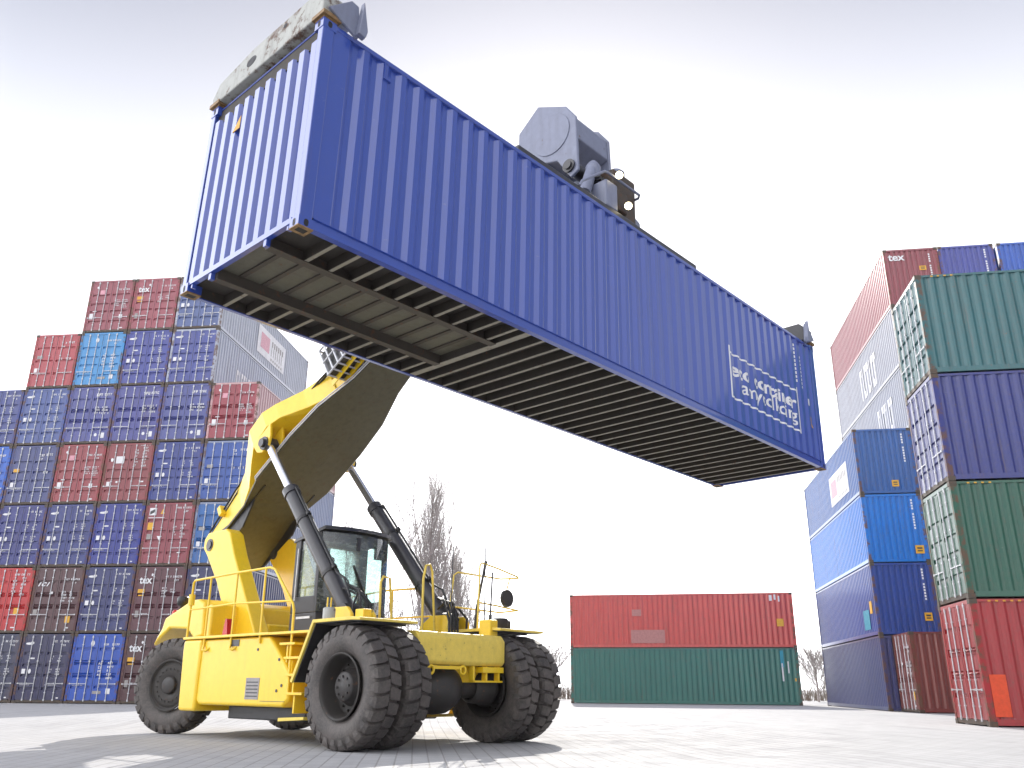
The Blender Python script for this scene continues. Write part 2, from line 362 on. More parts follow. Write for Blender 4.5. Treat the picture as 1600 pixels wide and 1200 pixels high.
def marks_mesh(kind,seed):
    m=MB(); H0=CH
    num=lambda zz=.875,x=.30:(glyphs(m,x,H0*zz,.26,.085,YM,seed),glyphs(m,x+.32,H0*zz,.44,.085,YM,seed+1),glyphs(m,x+.40,H0*(zz-.055),.22,.08,YM,seed+2))
    def block(x,z,w,rows,h=.06,s=0):
        for i in range(rows): glyphs(m,x,z-i*h*1.7,w*(.7+.3*((i*7+seed)%3)/2),h,YM,seed+20+i+s)
    def sq(x,z,w,h,mat=0): m.box(x,x+w,YM-.003,YM+.002,z,z+h,mat)
    def oval(x,z,rx,rz): 
        q=[(x+rx*math.cos(t*math.pi/7),z+rz*math.sin(t*math.pi/7)) for t in range(14)]
        m.prism(q,'y',YM-.003,YM+.002,0)
    if kind=='navy':
        num(); oval(-.86,H0*.855,.17,.05); oval(-.72,H0*.865,.09,.06); sq(-.70,H0*.63,.22,.06)
        block(.30,H0*.66,.14,2); block(.62,H0*.665,.22,3); block(.30,H0*.47,.14,2,s=5); block(.62,H0*.475,.26,3,s=9)
        sq(-1.0,H0*.42,.17,.20); oval(-.62,H0*.455,.07,.10); sq(.86,H0*.07,.10,.05)
        glyphs(m,-1.0,H0*.255,.5,.03,YM,seed+3); glyphs(m,.2,H0*.255,.6,.03,YM,seed+4)
    elif kind=='indigo':
        glyphs(m,.22,H0*.83,.34,.15,YM,seed,gap=.1); glyphs(m,.62,H0*.84,.40,.12,YM,seed+1,gap=.1)
        block(.25,H0*.62,.32,3,.08); block(.62,H0*.62,.40,3,.09,s=6); oval(.50,H0*.155,.075,.08); sq(.78,H0*.10,.17,.26)
    elif kind=='red':
        num(.80); oval(-.78,H0*.87,.06,.06); sq(-.62,H0*.73,.26,.24,1); block(.30,H0*.60,.3,4); block(.66,H0*.6,.34,5,s=7)
        sq(-1.0,H0*.26,.2,.30); sq(-.85,H0*.40,.2,.04); sq(.62,H0*.26,.18,.22); sq(.75,H0*.07,.16,.05)
    elif kind=='brick':
        block(.28,H0*.86,.20,6,.085); block(.66,H0*.9,.30,7,.085,s=8); glyphs(m,.50,H0*.945,.55,.07,YM,seed+5)
        oval(-.85,H0*.72,.07,.09); sq(-.65,H0*.66,.42,.34); sq(-.95,H0*.28,.16,.22); oval(-.45,H0*.35,.06,.05); sq(.70,H0*.34,.2,.06)
    elif kind=='tex':
        num(.83,.28); oval(-.40,H0*.875,.05,.06); block(.15,H0*.66,.28,4,.07); block(.55,H0*.64,.26,2,.06,s=5)
        sq(-1.0,H0*.60,.33,.17,3); sq(-.96,H0*.555,.28,.05,3); sq(-.98,H0*.24,.16,.28,2); glyphs(m,-.7,H0*.29,.3,.03,YM,seed+4)
    elif kind=='dark':
        num(.80,.28); oval(-.25,H0*.61,.07,.06); block(.25,H0*.61,.3,4,.075); block(.64,H0*.61,.28,4,.08,s=4)
        sq(-1.0,H0*.29,.2,.2,2); sq(.62,H0*.16,.24,.28,3); sq(.72,H0*.075,.13,.06)
    elif kind=='hot':
        num(.88,.24); block(.20,H0*.78,.26,4,.09); block(.62,H0*.78,.26,5,.09,s=4); sq(.50,H0*.28,.26,.30,3); sq(-1.02,H0*.52,.72,.62,4)
        sq(.5,H0*.08,.2,.05)
    elif kind=='sky':
        num(.83,.25); oval(-.28,H0*.86,.09,.12); block(.15,H0*.55,.2,4,.09); block(.58,H0*.56,.3,5,.09,s=3); sq(.66,H0*.14,.2,.22); sq(.05,H0*.14,.4,.12,2)
        glyphs(m,-.95,H0*.255,.5,.03,YM,seed+3)
    elif kind=='blue':
        glyphs(m,.28,H0*.81,.28,.11,YM,seed); glyphs(m,.62,H0*.82,.36,.11,YM,seed+1); glyphs(m,.30,H0*.75,.2,.09,YM,seed+2)
        block(.28,H0*.52,.22,1,.11); block(.62,H0*.52,.36,1,.11,s=3)
        sq(-.98,H0*.30,.17,.22); sq(-.95,H0*.55,.3,.16,3 if seed%2 else 2); glyphs(m,-.9,H0*.26,.5,.03,YM,seed+3)
    elif kind=='emblem':
        num(.90,.30); sq(-1.0,H0*.80,.34,.34); q=[(-.97,H0*.80+.03),(-.70,H0*.80+.16),(-.70,H0*.80+.31),(-.97,H0*.80+.18)]
        m.prism(q,'y',YM-.006,YM-.0035,5); q=[(-.46,H0*.82),(-.24,H0*.82),(-.35,H0*.82+.24)]; m.prism(q,'y',YM-.003,YM+.002,3)
        sq(-1.02,H0*.755,.78,.035); sq(-1.0,H0*.57,.28,.33,3); block(.28,H0*.6,.16,5,.07); block(.62,H0*.62,.26,5,.075,s=6)
        sq(-.98,H0*.42,.2,.24,2); q=[(-.48,H0*.47),(-.24,H0*.47),(-.36,H0*.40)]; m.prism(q[::-1],'y',YM-.003,YM+.002,0); sq(.6,H0*.2,.16,.05)
    return m.mesh('markings',[M['mark'],M['pink'],M['grey'],M['amber'],M['orange'],M['steel']])

def text_mesh(txt,size,bold=0.0,shear=0.0):
    c=bpy.data.curves.new('t','FONT'); c.body=txt; c.size=size; c.offset=bold; c.shear=shear; c.resolution_u=3; c.fill_mode='FRONT'
    o=bpy.data.objects.new('t',c); COL.objects.link(o); bpy.context.view_layer.update()
    me=bpy.data.meshes.new_from_object(o.evaluated_get(bpy.context.evaluated_depsgraph_get()))
    bpy.data.objects.remove(o); bpy.data.curves.remove(c); me.materials.clear(); return me
def text_on(me0,name,mat,fn):
    """lay a flat text mesh on a surface: fn(x, y) -> point"""
    me=me0.copy(); me.name=name
    for v in me.vertices: v.co=Vector(fn(v.co.x,v.co.y))
    me.materials.append(mat); return me
T_TEX=text_mesh('tex',.46,.012); T_ICI=text_mesh('I C I',.26,.016,.45)
tex_door=text_on(T_TEX,'lettering',M['mark'],lambda x,y:(-.98+x*.95,YM-.006,CH*.745+y))
tex_end=text_on(T_TEX,'lettering',M['mark'],lambda x,y:(1.0-x*1.15,CL/2+.002,CH*.80+y*1.1))
ici_door=text_on(T_ICI,'lettering',M['mark'],lambda x,y:(-.98+x*1.05,YM-.006,CH*.715+y*.85))
MARKS={}
def set_col(o,c): o.color=c
def make_container(loc,rz,col,label,group,doors=True,mark=None,dk=0,door_col=None,texts=(),cat='shipping container'):
    r=empty('shipping_container',loc,(0,0,rz)); tag(r,label,cat,group)
    b=link('body',BODY_D if doors else BODY_P,r); b.color=col
    if doors:
        for i,me in enumerate((DOORS[dk][1],DOORS[dk][0])):
            d=link('door',me,r); d.color=door_col or col
            for q in (RODSM if i==0 else RODS): link('lock_rod',q,d)
    if mark:
        if mark not in MARKS: MARKS[mark]=marks_mesh(*mark)
        link('markings',MARKS[mark],r)
    for t in texts: link('lettering',t,r)
    return r

def group_pos(ox,oy,yaw,u,v,z): 
    c,s=math.cos(R(yaw)),math.sin(R(yaw)); return (ox+u*c-v*s, oy+u*s+v*c, z)

# ---- left block: doors towards the camera (column, level, colour, marking, door style, label)
LX,LY,LYAW,LP,HP=-21.6107,39.2744,-6.8364,2.4193,2.896
G1='containers in the big stack behind the lifting machine'
Lc=[
(-1,1,(44,52,100),('navy',73),0,'navy container on the ground at the outer left end of the stack'),
(-1,2,(120,52,62),('dark',75),1,'brick red container left of the bright red one with the orange patch'),
(-1,3,(46,58,120),('navy',77),0,'blue container carrying the bright azure one at the outer left end'),
(-1,4,(0,100,190),('blue',3),0,'bright azure container at the left picture edge, under a dull blue one'),
(-1,5,(54,68,132),('navy',5),0,'dull blue container at the left picture edge, over the bright azure one'),
(0,1,(44,50,86),('navy',7),0,'dark slate container on the ground, under the bright red one'),
(1,1,(32,34,84),('navy',11),0,'darkest navy container on the ground, between slate and bright blue ones'),
(2,1,(30,92,190),('sky',13),1,'bright blue container on the ground, directly left of the lower tex container'),
(3,1,(78,36,46),('tex',15),1,'dark maroon tex container on the ground, half hidden by the rear wheel'),
(4,1,(40,48,96),('navy',17),0,'blue container on the ground hidden behind the yellow machine body'),
(0,2,(190,34,44),('hot',19),1,'bright red container with an orange patch at the left picture edge'),
(1,2,(84,46,54),('dark',21),1,'dark brown container with white slanted letters and an amber label'),
(2,2,(44,54,112),('navy',23),0,'navy container between the brown slanted-letter one and a maroon tex one'),
(3,2,(92,44,58),('tex',25),1,'maroon tex container in the second row, beside the white rear hood'),
(4,2,(42,48,98),('navy',27),0,'navy container behind the handrail and left boom post'),
(0,3,(40,50,126),('navy',29),0,'vivid dark blue container in the third row at the left picture edge'),
(1,3,(46,60,126),('navy',31),0,'blue container in the third row, second from the left picture edge'),
(2,3,(38,54,142),('navy',33),0,'royal blue container directly left of the red emblem container'),
(3,3,(146,66,80),('emblem',35),0,'dusty red container with a white striped emblem and an orange label'),
(4,3,(28,106,172),('blue',36),1,'teal blue container beside the rear end of the boom'),
(0,4,(64,74,126),('blue',39),0,'grey blue container with a yellow label, beside the bright azure one'),
(1,4,(148,62,72),('red',41),0,'brick red container with a pink label, over the blue third row'),
(2,4,(138,62,70),('brick',43),0,'brownish red container with a large white square label'),
(3,4,(44,64,136),('navy',45),0,'dark blue container in the fourth row, right of the two reds'),
(4,4,(46,88,162),('blue',46),0,'mid blue container right beside the yellow boom, under a red one'),
(0,5,(72,92,150),('navy',49),0,'faded grey blue container directly under the lone red one'),
(1,5,(76,82,146),('indigo',51),1,'indigo container directly under the light blue one'),
(2,5,(74,78,144),('indigo',53),1,'indigo container in the fifth row, middle of three alike'),
(3,5,(78,86,146),('indigo',55),1,'indigo container in the fifth row, touching the red end container'),
(4,5,(150,64,78),('red',57),1,'red container at the right end of the fifth row, beside the boom top'),
(0,6,(168,70,80),('blue',58),2,'lone red container standing as the left step of the sixth row'),
(1,6,(66,146,200),('sky',61),0,'light sky blue container in the sixth row, right of the lone red one'),
(2,6,(58,70,146),('navy',63),0,'royal blue container in the sixth row under the topmost tex one'),
(3,6,(66,78,146),('navy',65),0,'blue container at the right end of the sixth row with a pale corrugated side'),
(1,7,(142,70,84),('red',67),0,'dusty red container at the left end of the topmost row'),
(2,7,(150,74,88),('tex',69),0,'topmost red tex container, beside the lifted blue container'),
(3,7,(82,100,146),('navy',71),0,'topmost grey blue container, partly hidden by the lifted container'),
]
LR={}
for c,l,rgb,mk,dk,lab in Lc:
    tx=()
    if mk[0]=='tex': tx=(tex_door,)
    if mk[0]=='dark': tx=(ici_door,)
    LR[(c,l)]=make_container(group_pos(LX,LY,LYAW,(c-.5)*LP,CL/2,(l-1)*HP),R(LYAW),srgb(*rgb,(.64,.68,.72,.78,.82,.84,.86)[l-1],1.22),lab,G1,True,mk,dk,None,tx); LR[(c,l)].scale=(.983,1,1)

for k_,c_ in (((3,7),(168,174,188)),((3,6),(160,168,186)),((4,5),(190,150,152)),((4,4),(120,134,168)),((4,3),(120,132,160))):  # pale bodies: light washing out the right-facing sides, put into the colour
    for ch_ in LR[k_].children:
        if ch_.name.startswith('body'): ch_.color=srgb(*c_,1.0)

def side_panel_logo(root, y0,y1,z0,z1, seed, blob=None, sx=1, frame=False):
    """white painted logo panel with worn lettering on a long side"""
    m=MB(); x=sx*(CW/2-.006)
    def q(ya,yb,za,zb,mat,off): 
        xa,xb=sorted((x+sx*off,x+sx*(off+.003))); m.box(xa,xb,min(ya,yb),max(ya,yb),za,zb,mat)
    if frame:
        rr=random.Random(seed); n=7; w=(y1-y0)/n
        for i in range(n):
            a=y0+i*w
            q(a,a+w*.25,z0,z1,0,0); 
            if i%3!=1: q(a+w*.25,a+w*.7,z1-(z1-z0)*.22,z1,0,0)
            if i%2: q(a+w*.25,a+w*.7,z0,z0+(z1-z0)*.22,0,0)
    else:
        q(y0,y1,z0,z1,0,0)
        if blob: q(blob[0],blob[1],z0+.25*(z1-z0),z1-.2*(z1-z0),1,.004)
        rr=random.Random(seed); n=6; a=(blob[1]+.3 if blob and blob[1]<y1-1 else y0+.3); w=(y1-a-.2)/n
        if not blob or blob[1]<y1-1:
            for i in range(n):
                q(a+i*w,a+i*w+w*.22,z0+.25*(z1-z0),z0+.8*(z1-z0),2,.004); q(a+i*w+w*.22,a+i*w+w*.6,z0+.6*(z1-z0),z0+.8*(z1-z0),2,.004)
                q(a+i*w,a+i*w+w*.5,z0+.08*(z1-z0),z0+.16*(z1-z0),2,.004)
    m.build('logo_panel',[M['mark'],M['pink'],M['grey']],root)
side_panel_logo(LR[(3,7)],-1.6,2.3,.6,2.2,3,(-1.2,.0))
side_panel_logo(LR[(3,6)],-3.6,-1.6,.5,1.6,8,None,frame=True)

# ---- right block: blank ends towards the camera
DX,DY,DYAW,DP=14.96,35.7659,-8.5959,2.4302
G2='containers in the tall stack behind the green doors on the right'
Dc=[
(0,1,(58,64,118),'indigo grey container on the ground at the left foot of the right stacks'),
(0,2,(34,72,158),'dark blue container with a yellow label, directly over the brown red small-door one'),
(0,3,(0,124,222),'brightest azure blue container with a yellow label at its lower right'),
(0,4,(20,92,170),'blue container with a yellow label, capping the shorter of the right stacks'),
(1,1,(60,66,110),'grey blue container at the foot of the tall stack, hidden behind its neighbours'),
(1,2,(70,76,120),'grey blue container second from the ground inside the tall right stack'),
(1,3,(64,70,120),'grey blue container third from the ground inside the tall right stack'),
(1,4,(72,80,118),'grey blue container fourth from the ground inside the tall right stack'),
(1,5,(150,156,172),'pale grey container just above the top of the shorter right stack'),
(1,6,(156,160,174),'pale grey container directly under the topmost red tex one'),
(1,7,(150,62,76),'topmost dusty red tex container with its end to the camera'),
(2,7,(62,74,166),'indigo blue container on the topmost row, right of the red tex one'),
(3,7,(26,92,195),'bright blue container on the topmost row at the right picture edge'),
]
DR={}
for c,l,rgb,lab in Dc:
    u=CW/2+(0 if c==0 else DP*c)+(.14 if c==3 else 0)
    DR[(c,l)]=make_container(group_pos(DX,DY,DYAW,u,CL/2,(l-1)*HP),R(DYAW+180),srgb(*rgb,.78),lab,G2,False)
def end_sticker(root,x,z,w=.28,h=.28,mat='amber',name='warning_label'):
    m=MB(); y=CL/2-.004; m.box(x-w/2,x+w/2,y-.003,y+.003,z,z+h,0); m.box(x-w*.3,x+w*.3,y+.0035,y+.006,z+h*.25,z+h*.4,1); m.box(x-w*.3,x+w*.3,y+.0035,y+.006,z+h*.55,z+h*.75,1)
    m.build(name,[M[mat],M['steel']],root)
def end_numbers(root,x,z0,z1,seed):
    m=MB(); rr=random.Random(seed); y=CL/2-.006; n=11
    for i in range(n):
        z=z1-(z1-z0)*i/n
        if i in (4,): continue
        m.box(x-.035,x+.035,y-.002,y+.003,z-.10,z-.02,0); 
    m.build('markings',[M['mark']],root)
# (the far end of the body mesh faces the camera here, so +x of the mesh is the left in the picture)
end_sticker(DR[(0,4)],-.28,.30); end_sticker(DR[(0,3)],-.86,.35,.34,.34); end_sticker(DR[(0,2)],-.80,.55,.30,.32)
for k,s in (((0,4),1),((0,3),2),((0,2),3),((2,7),4)): end_numbers(DR[k],-.80,1.35,2.65,s)
link('lettering',tex_end,DR[(1,7)]); end_sticker(DR[(1,7)],-.45,1.75,.30,.22); end_numbers(DR[(1,7)],-.80,1.3,2.6,5)
side_panel_logo(DR[(0,4)],.4,4.2,.55,1.95,21,(.7,1.9)); side_panel_logo(DR[(1,6)],-.6,2.6,.5,2.1,23,None,frame=True); side_panel_logo(DR[(1,5)],1.6,4.2,.5,2.1,25,None,frame=True)
mm=MB(); mm.box(CW/2-.006,CW/2-.003,3.9,4.9,.3,1.1,0); mm.build('blue_patch',[M['aqua']],DR[(0,2)])
mm=MB(); mm.box(CW/2-.006,CW/2-.003,5.1,5.5,.9,1.4,0); mm.build('yellow_label',[M['amber']],DR[(0,2)])

# ---- near right stack: doors to the left, long sides towards the camera
EX,EY,EYAW=11.0694,21.0198,-9.0982
G3='containers in the near stack cut off by the right picture edge'
Ec=[
(1,(206,30,42),'red container with a bright red patch on the ground at the right edge',('red',81)),
(2,(24,114,90),'bottle green container on top of the red ground one',None),
(3,(42,58,158),'indigo container between two green ones in the near right stack',None),
(4,(36,124,132),'teal green container with rusty corner post, topmost of the near right stack',None)]
ER={}
for l,rgb,lab,mk in Ec:
    p=group_pos(EX,EY,EYAW,CL/2,CW/2,(l-1)*HP)
    ER[l]=make_container(p,R(EYAW-90),srgb(*rgb,.52),lab,G3,True,None,1 if l==1 else 0)
    m=MB()
    for k in range(4 if l>1 else 5):   # yellow height dashes below the roof rail
        y=-CL/2+.42+k*.17; m.box(CW/2-.003,CW/2+.004,y,y+.06,CH-.075,CH-.04,0)
    if l!=3: m.build('height_stripes',[M['amber']],ER[l])
mm=MB(); mm.box(CW/2-.004,CW/2+.006,-CL/2+.16,-CL/2+.52,.22,1.15,0); mm.build('repair_patch',[M['orange']],ER[1])
# fork pockets and sills are in the body; small brown container behind
bp=group_pos(15.0483,33.3123,-8.5858,CL/2,CW/2,0)
make_container(bp,R(-8.5858-90),srgb(122,52,48,.9),'brown red container with pale doors on the ground between the blue and red stacks',None,True,('dark',91),1)

# ---- far pair
CX,CY,CYAW=3.3668,49.6407,-11.0596
G4='pair of containers standing across the yard'
c1=make_container(group_pos(CX,CY,CYAW,CL/2,CW/2,0),R(CYAW-90),srgb(40,112,102,.9),'dark green container on the ground across the yard, under a red one',G4,False)
c2=make_container(group_pos(CX,CY,CYAW,CL/2,CW/2,HP),R(CYAW-90),srgb(206,80,74,.9),'faded red container resting on the green one across the yard',G4,False)
def side_rects(root,rects,name):
    m=MB()
    for u0,u1,z0,z1,k in rects:
        m.box(CW/2-.008,CW/2-.004,-CL/2+u0,-CL/2+u1,z0,z1,k)
    m.build(name,[M['mark'],M['amber'],M['aqua'],M['fadedred'],M['grey']],root)
M['fadedred']=plain('faded_red_repaint',(.46,.20,.19,1),.6)
side_rects(c2,[(3.4,5.25,.25,.95,3),(3.5,4.0,1.7,2.05,3),(11.25,11.6,1.1,1.5,1),(10.95,11.1,2.45,2.75,0),(11.2,11.3,2.5,2.78,0),(11.42,11.5,2.4,2.7,0)],'markings')
side_rects(c1,[(11.25,11.42,1.9,2.75,2),(11.28,11.36,1.2,2.1,0),(11.6,11.66,1.6,2.2,0),(11.9,11.98,1.2,1.35,1)],'markings')

# ------------------------------------------------------------------ the lifted container
HL,HW,HH=12.192,2.438,2.6254
A0=Vector((-2.1333,7.3892,5.0915)); AR=Euler((R(.1399),R(1.0958),R(46.8645)),'XYZ')
A_M=Matrix.Translation(A0)@AR.to_matrix().to_4x4()
ro=empty('lifted_container',A_M@Vector((HL/2,HW/2,0)),AR)
tag(ro,'long blue container with white lettering, lifted in mid-air over the yard','shipping container')
def hero_side(sy,name):
    m=MB()
    pr=corr(-HL/2+.30,HL/2-.16,.2745,.072,.066,.036)
    pr=[(-HL/2+.15,0)]+pr
    fn=(lambda a,d,z:(a,-HW/2+.014+d,z)) if sy<0 else (lambda a,d,z:(a,HW/2-.014-d,z))
    sheet(m,pr,.155,HH-.06,fn); return m.build(name,M['hero'],ro),pr
_,SIDE_PROF=hero_side(-1,'side_panel'); hero_side(1,'side_panel')
m=MB(); sheet(m,corr(-HW/2+.12,HW/2-.12,.245,.105,.03,.055),.10,HH-.235,lambda a,d,z:(-HL/2+.02+d,a,z)); m.build('front_wall',M['hero'],ro)
for s in (-1,1):   # doors at the far end
    x0,x1=sorted((s*.01,s*(HW/2-.12))); m=MB(); m.box(HL/2-.07,HL/2-.03,x0,x1,.14,HH-.12); d=m.build('door',M['hero'],ro)
    for xx in (.3,.72):
        m=MB(); m.cyl((HL/2-.01,s*xx,.1),(HL/2-.01,s*xx,HH-.08),.018,n=6); m.build('lock_rod',M['rod'],d)
for sx in (-1,1):
    for sy in (-1,1):
        x0,x1=sorted((sx*(HL/2-.006),sx*(HL/2-.155))); y0,y1=sorted((sy*(HW/2-.003),sy*(HW/2-.10)))
        m=MB(); m.box(x0,x1,y0,y1,.11,HH-.11); m.build('corner_post',M['hero'],ro,bevel=.008)
        for zc in (0,1):
            m=MB(); x0,x1=sorted((sx*(HL/2),sx*(HL/2-.178))); y0,y1=sorted((sy*HW/2,sy*(HW/2-.162)))
            z0,z1=(0,.118) if zc==0 else (HH-.118,HH)
            m.box(x0,x1,y0,y1,z0,z1,0)
            # stadium holes: dark inset plates standing 1.5 mm proud of each face
            def stad(cx,cz,w,h): 
                return [(cx+w*math.cos(t)*.5,cz+(h/2-w/2)*(1 if math.sin(t)>=0 else -1)+w*math.sin(t)*.5) for t in [i*math.pi/8+.001 for i in range(16)]]
            q=stad(sx*(HL/2-.089),(z0+z1)/2,.055,.082); m.prism(q,'y',sy*(HW/2-.02),sy*(HW/2+.0015),1)
            q=stad(sy*(HW/2-.081),(z0+z1)/2,.05,.082); m.prism(q,'x',sx*(HL/2-.02),sx*(HL/2+.0015),1)
            if zc==0:
                xa,xb=sorted((sx*(HL/2-.035),sx*(HL/2-.145))); ya,yb=sorted((sy*(HW/2-.04),sy*(HW/2-.12))); m.box(xa,xb,ya,yb,-.002,.02,1)
                m.box(min(x0,x1)-.002,max(x0,x1)+.002,min(y0,y1)-.001,max(y0,y1)+.001,-.0012,.012,2)
            m.build('corner_casting',[M['hero'],M['gasket'],M['brass']],ro)
for sy in (-1,1):
    y0,y1=sorted((sy*(HW/2-.004),sy*(HW/2-.064))); m=MB(); m.box(-HL/2+.178,HL/2-.178,y0,y1,HH-.07,HH-.012); m.build('top_rail',M['hero'],ro,bevel=.008)
    # bottom rail: web set back under the corrugation, flange turned outwards
    m=MB(); 
    prof=[(HW/2-.055,.155),(HW/2-.012,.155),(HW/2-.012,.150),(HW/2-.034,.142),(HW/2-.030,.075),(HW/2-.004,.066),(HW/2-.004,.020),(HW/2-.075,.012),(HW/2-.075,.024),(HW/2-.055,.03)]
    prof=[(sy*a,b) for a,b in prof]
    if sy<0: prof=prof[::-1]
    m.prism(prof,'x',-HL/2+.178,HL/2-.178); m.build('bottom_rail',M['hero'],ro)
for sx in (-1,1):
    x0,x1=sorted((sx*(HL/2-.008),sx*(HL/2-.10))); m=MB(); m.box(x0+(.05 if sx<0 else 0),x1+(.05 if sx<0 else 0),-HW/2+.10,HW/2-.10,HH-(.26 if sx<0 else .105),HH-.02); m.build('end_header',M['dark'] if sx<0 else M['hero'],ro)  # near header dark: shadow under the end frame put into its colour
    x0,x1=sorted((sx*(HL/2-.010),sx*(HL/2-.07)))
    m=MB()
    if sx<0:
        m.box(x0,x1,-HW/2+.162,HW/2-.162,.085,.15); 
        for s in (-1,1):
            ya,yb=sorted((s*.60,s*.545)); m.box(x0+.01,x1,ya,yb,.0,.085)
            ya,yb=sorted((s*(HW/2-.21),s*(HW/2-.24))); m.box(x0+.01,x1,ya,yb,.03,.085)
    else: m.box(x0,x1,-HW/2+.162,HW/2-.162,.015,.15)
    m.build('end_sill',M['hero'],ro)
m=MB(); m.box(-HL/2+.05,HL/2-.05,-HW/2+.04,HW/2-.04,HH-.055,HH-.03); m.build('roof_panel',M['hero'],ro)
m=MB(); m.box(-HL/2+.07,HL/2-.07,-HW/2+.057,HW/2-.057,.150,.178); m.build('floor_panel',M['dark'],ro)
for s_ in (-1,1):
    y0,y1=sorted((s_*(HW/2-.0755),s_*(HW/2-.081))); m=MB(); m.box(-HL/2+.18,HL/2-.18,y0,y1,.026,.149); m.build('rail_shade_strip',M['dark'],ro)  # dark strip added to paint shade on the rail's inner face
# gooseneck tunnel and cross members
TX=-HL/2+3.47
m=MB(); m.box(-HL/2+.075,TX,-.49,.49,.138,.148)
for k in range(11):
    x=-HL/2+.32+k*.29; m.box(x,x+.055,-.47,.47,.118,.1385,1)
m.build('tunnel_plate',[M['floor'],M['under']],ro)
for s in (-1,1):
    m=MB(); ya,yb=sorted((s*.50,s*.545)); m.box(-HL/2+.075,TX,ya,yb,.02,.149)
    ya,yb=sorted((s*.49,s*.60)); m.box(-HL/2+.075,TX,ya,yb,.008,.0195); m.build('tunnel_rail',M['under'],ro)
def cchan(x,y0,y1,big=False):
    m=MB(); w=.10 if big else .045
    m.box(x,x+.006,y0,y1,.03,.149,1); m.box(x,x+w,y0,y1,.022,.0295,0); return m.build('cross_member',[M['cross'],M['dark']],ro)  # dark web, light flange: recess shade and ground bounce put into colour
for k in range(10):
    x=-HL/2+.50+k*.31
    for s in (-1,1):
        a,b=sorted((s*.548,s*(HW/2-.08))); cchan(x,a-.0,b)
cchan(TX+.002,-HW/2+.08,HW/2-.08,True)
nx=27; x0=TX+.33
for k in range(nx): cchan(x0+k*(HL/2-.22-x0)/(nx-1),-HW/2+.08,HW/2-.08)
# fine bent lug near the top of the first flute
m=MB(); y=-HW/2; m.box(-HL/2+.86,-HL/2+.875,y-.01,y+.05,HH-.30,HH-.08); m.box(-HL/2+.876,-HL/2+.97,y-.01,y+.05,HH-.30,HH-.285); m.build('lashing_bracket',M['hero'],ro)
# lettering painted over the corrugation
def prof_d(a):
    for (a0,d0),(a1,d1) in zip(SIDE_PROF[:-1],SIDE_PROF[1:]):
        if a0<=a<=a1: return d0+(d1-d0)*(a-a0)/max(a1-a0,1e-9)
    return 0
def on_side(me,name,mat):
    """me lies in the (x, z) plane of the side; cut at every fold and press it into the corrugation"""
    bm=bmesh.new(); bm.from_mesh(me)
    xs=[v.co.x for v in bm.verts]; lo,hi=min(xs),max(xs)
    for a,d in SIDE_PROF:
        if lo<a<hi: bmesh.ops.bisect_plane(bm,geom=bm.verts[:]+bm.edges[:]+bm.faces[:],plane_co=(a,0,0),plane_no=(1,0,0),dist=1e-5)
    for v in bm.verts:
        v.co=Vector((v.co.x,-HW/2+.014+prof_d(v.co.x)-.0025,v.co.y))
    me2=bpy.data.meshes.new(name); bm.to_mesh(me2); bm.free(); me2.materials.clear(); me2.materials.append(mat)
    return link(name,me2,ro)
def fit_text(txt,u0,u1,z0,zh,bold):
    me=text_mesh(txt,1.0,bold); xs=[v.co.x for v in me.vertices]; lo,hi=min(xs),max(xs); s=(u1-u0)/(hi-lo)
    for v in me.vertices: v.co=Vector((u0-HL/2+(v.co.x-lo)*s, z0+v.co.y*zh, 0))
    return me
on_side(fit_text('eco container',8.72,11.16,1.00,.36,.028),'lettering',M['mark'])
on_side(fit_text('lamycolkoirg',8.98,11.14,.74,.36,.012),'lettering',M['mark'])
def flat_rects(rects):
    bm=bmesh.new()
    for u0,u1,z0,z1 in rects:
        vs=[bm.verts.new((a-HL/2,b,0)) for a,b in ((u0,z0),(u1,z0),(u1,z1),(u0,z1))]; bm.faces.new(vs)
    me=bpy.data.meshes.new('r'); bm.to_mesh(me); bm.free(); return me
on_side(flat_rects([(8.62,8.66,.55,1.52),(11.29,11.33,.55,1.50),(8.66,11.29,1.375,1.41),(8.66,11.29,.55,.585)]),'logo_frame',M['mark'])
on_side(flat_rects([(11.32,11.36,1.62+i*.085,1.62+i*.085+.055) for i in range(10)]+[(11.57,11.60,1.55+i*.08,1.55+i*.08+.05) for i in range(9)]+[(11.70,11.77,1.22,1.36)]),'markings',M['grey'] if False else M['mark'])
me=bpy.data.meshes.new('r'); me.from_pydata([(11.74-HL/2,.80,0),(11.90-HL/2,.80,0),(11.74-HL/2,1.0,0)],[],[(0,1,2)]); on_side(me,'warning_triangle',M['amber'])
m=MB(); m.prism([(.42,1.98),(.58,1.98),(.42,2.16)],'x',-HL/2+.012,-HL/2+.018); m.build('warning_triangle',M['amber'],ro)

# ------------------------------------------------------------------ reach stacker (x = right / near side, y = forward)
st=empty('reach_stacker',ST_O,(0,0,R(ST_H-90)))
tag(st,'yellow reach stacker holding up the long blue container with its raised boom','reach stacker')
Yl,Yw=M['yel'],M['yelworn']
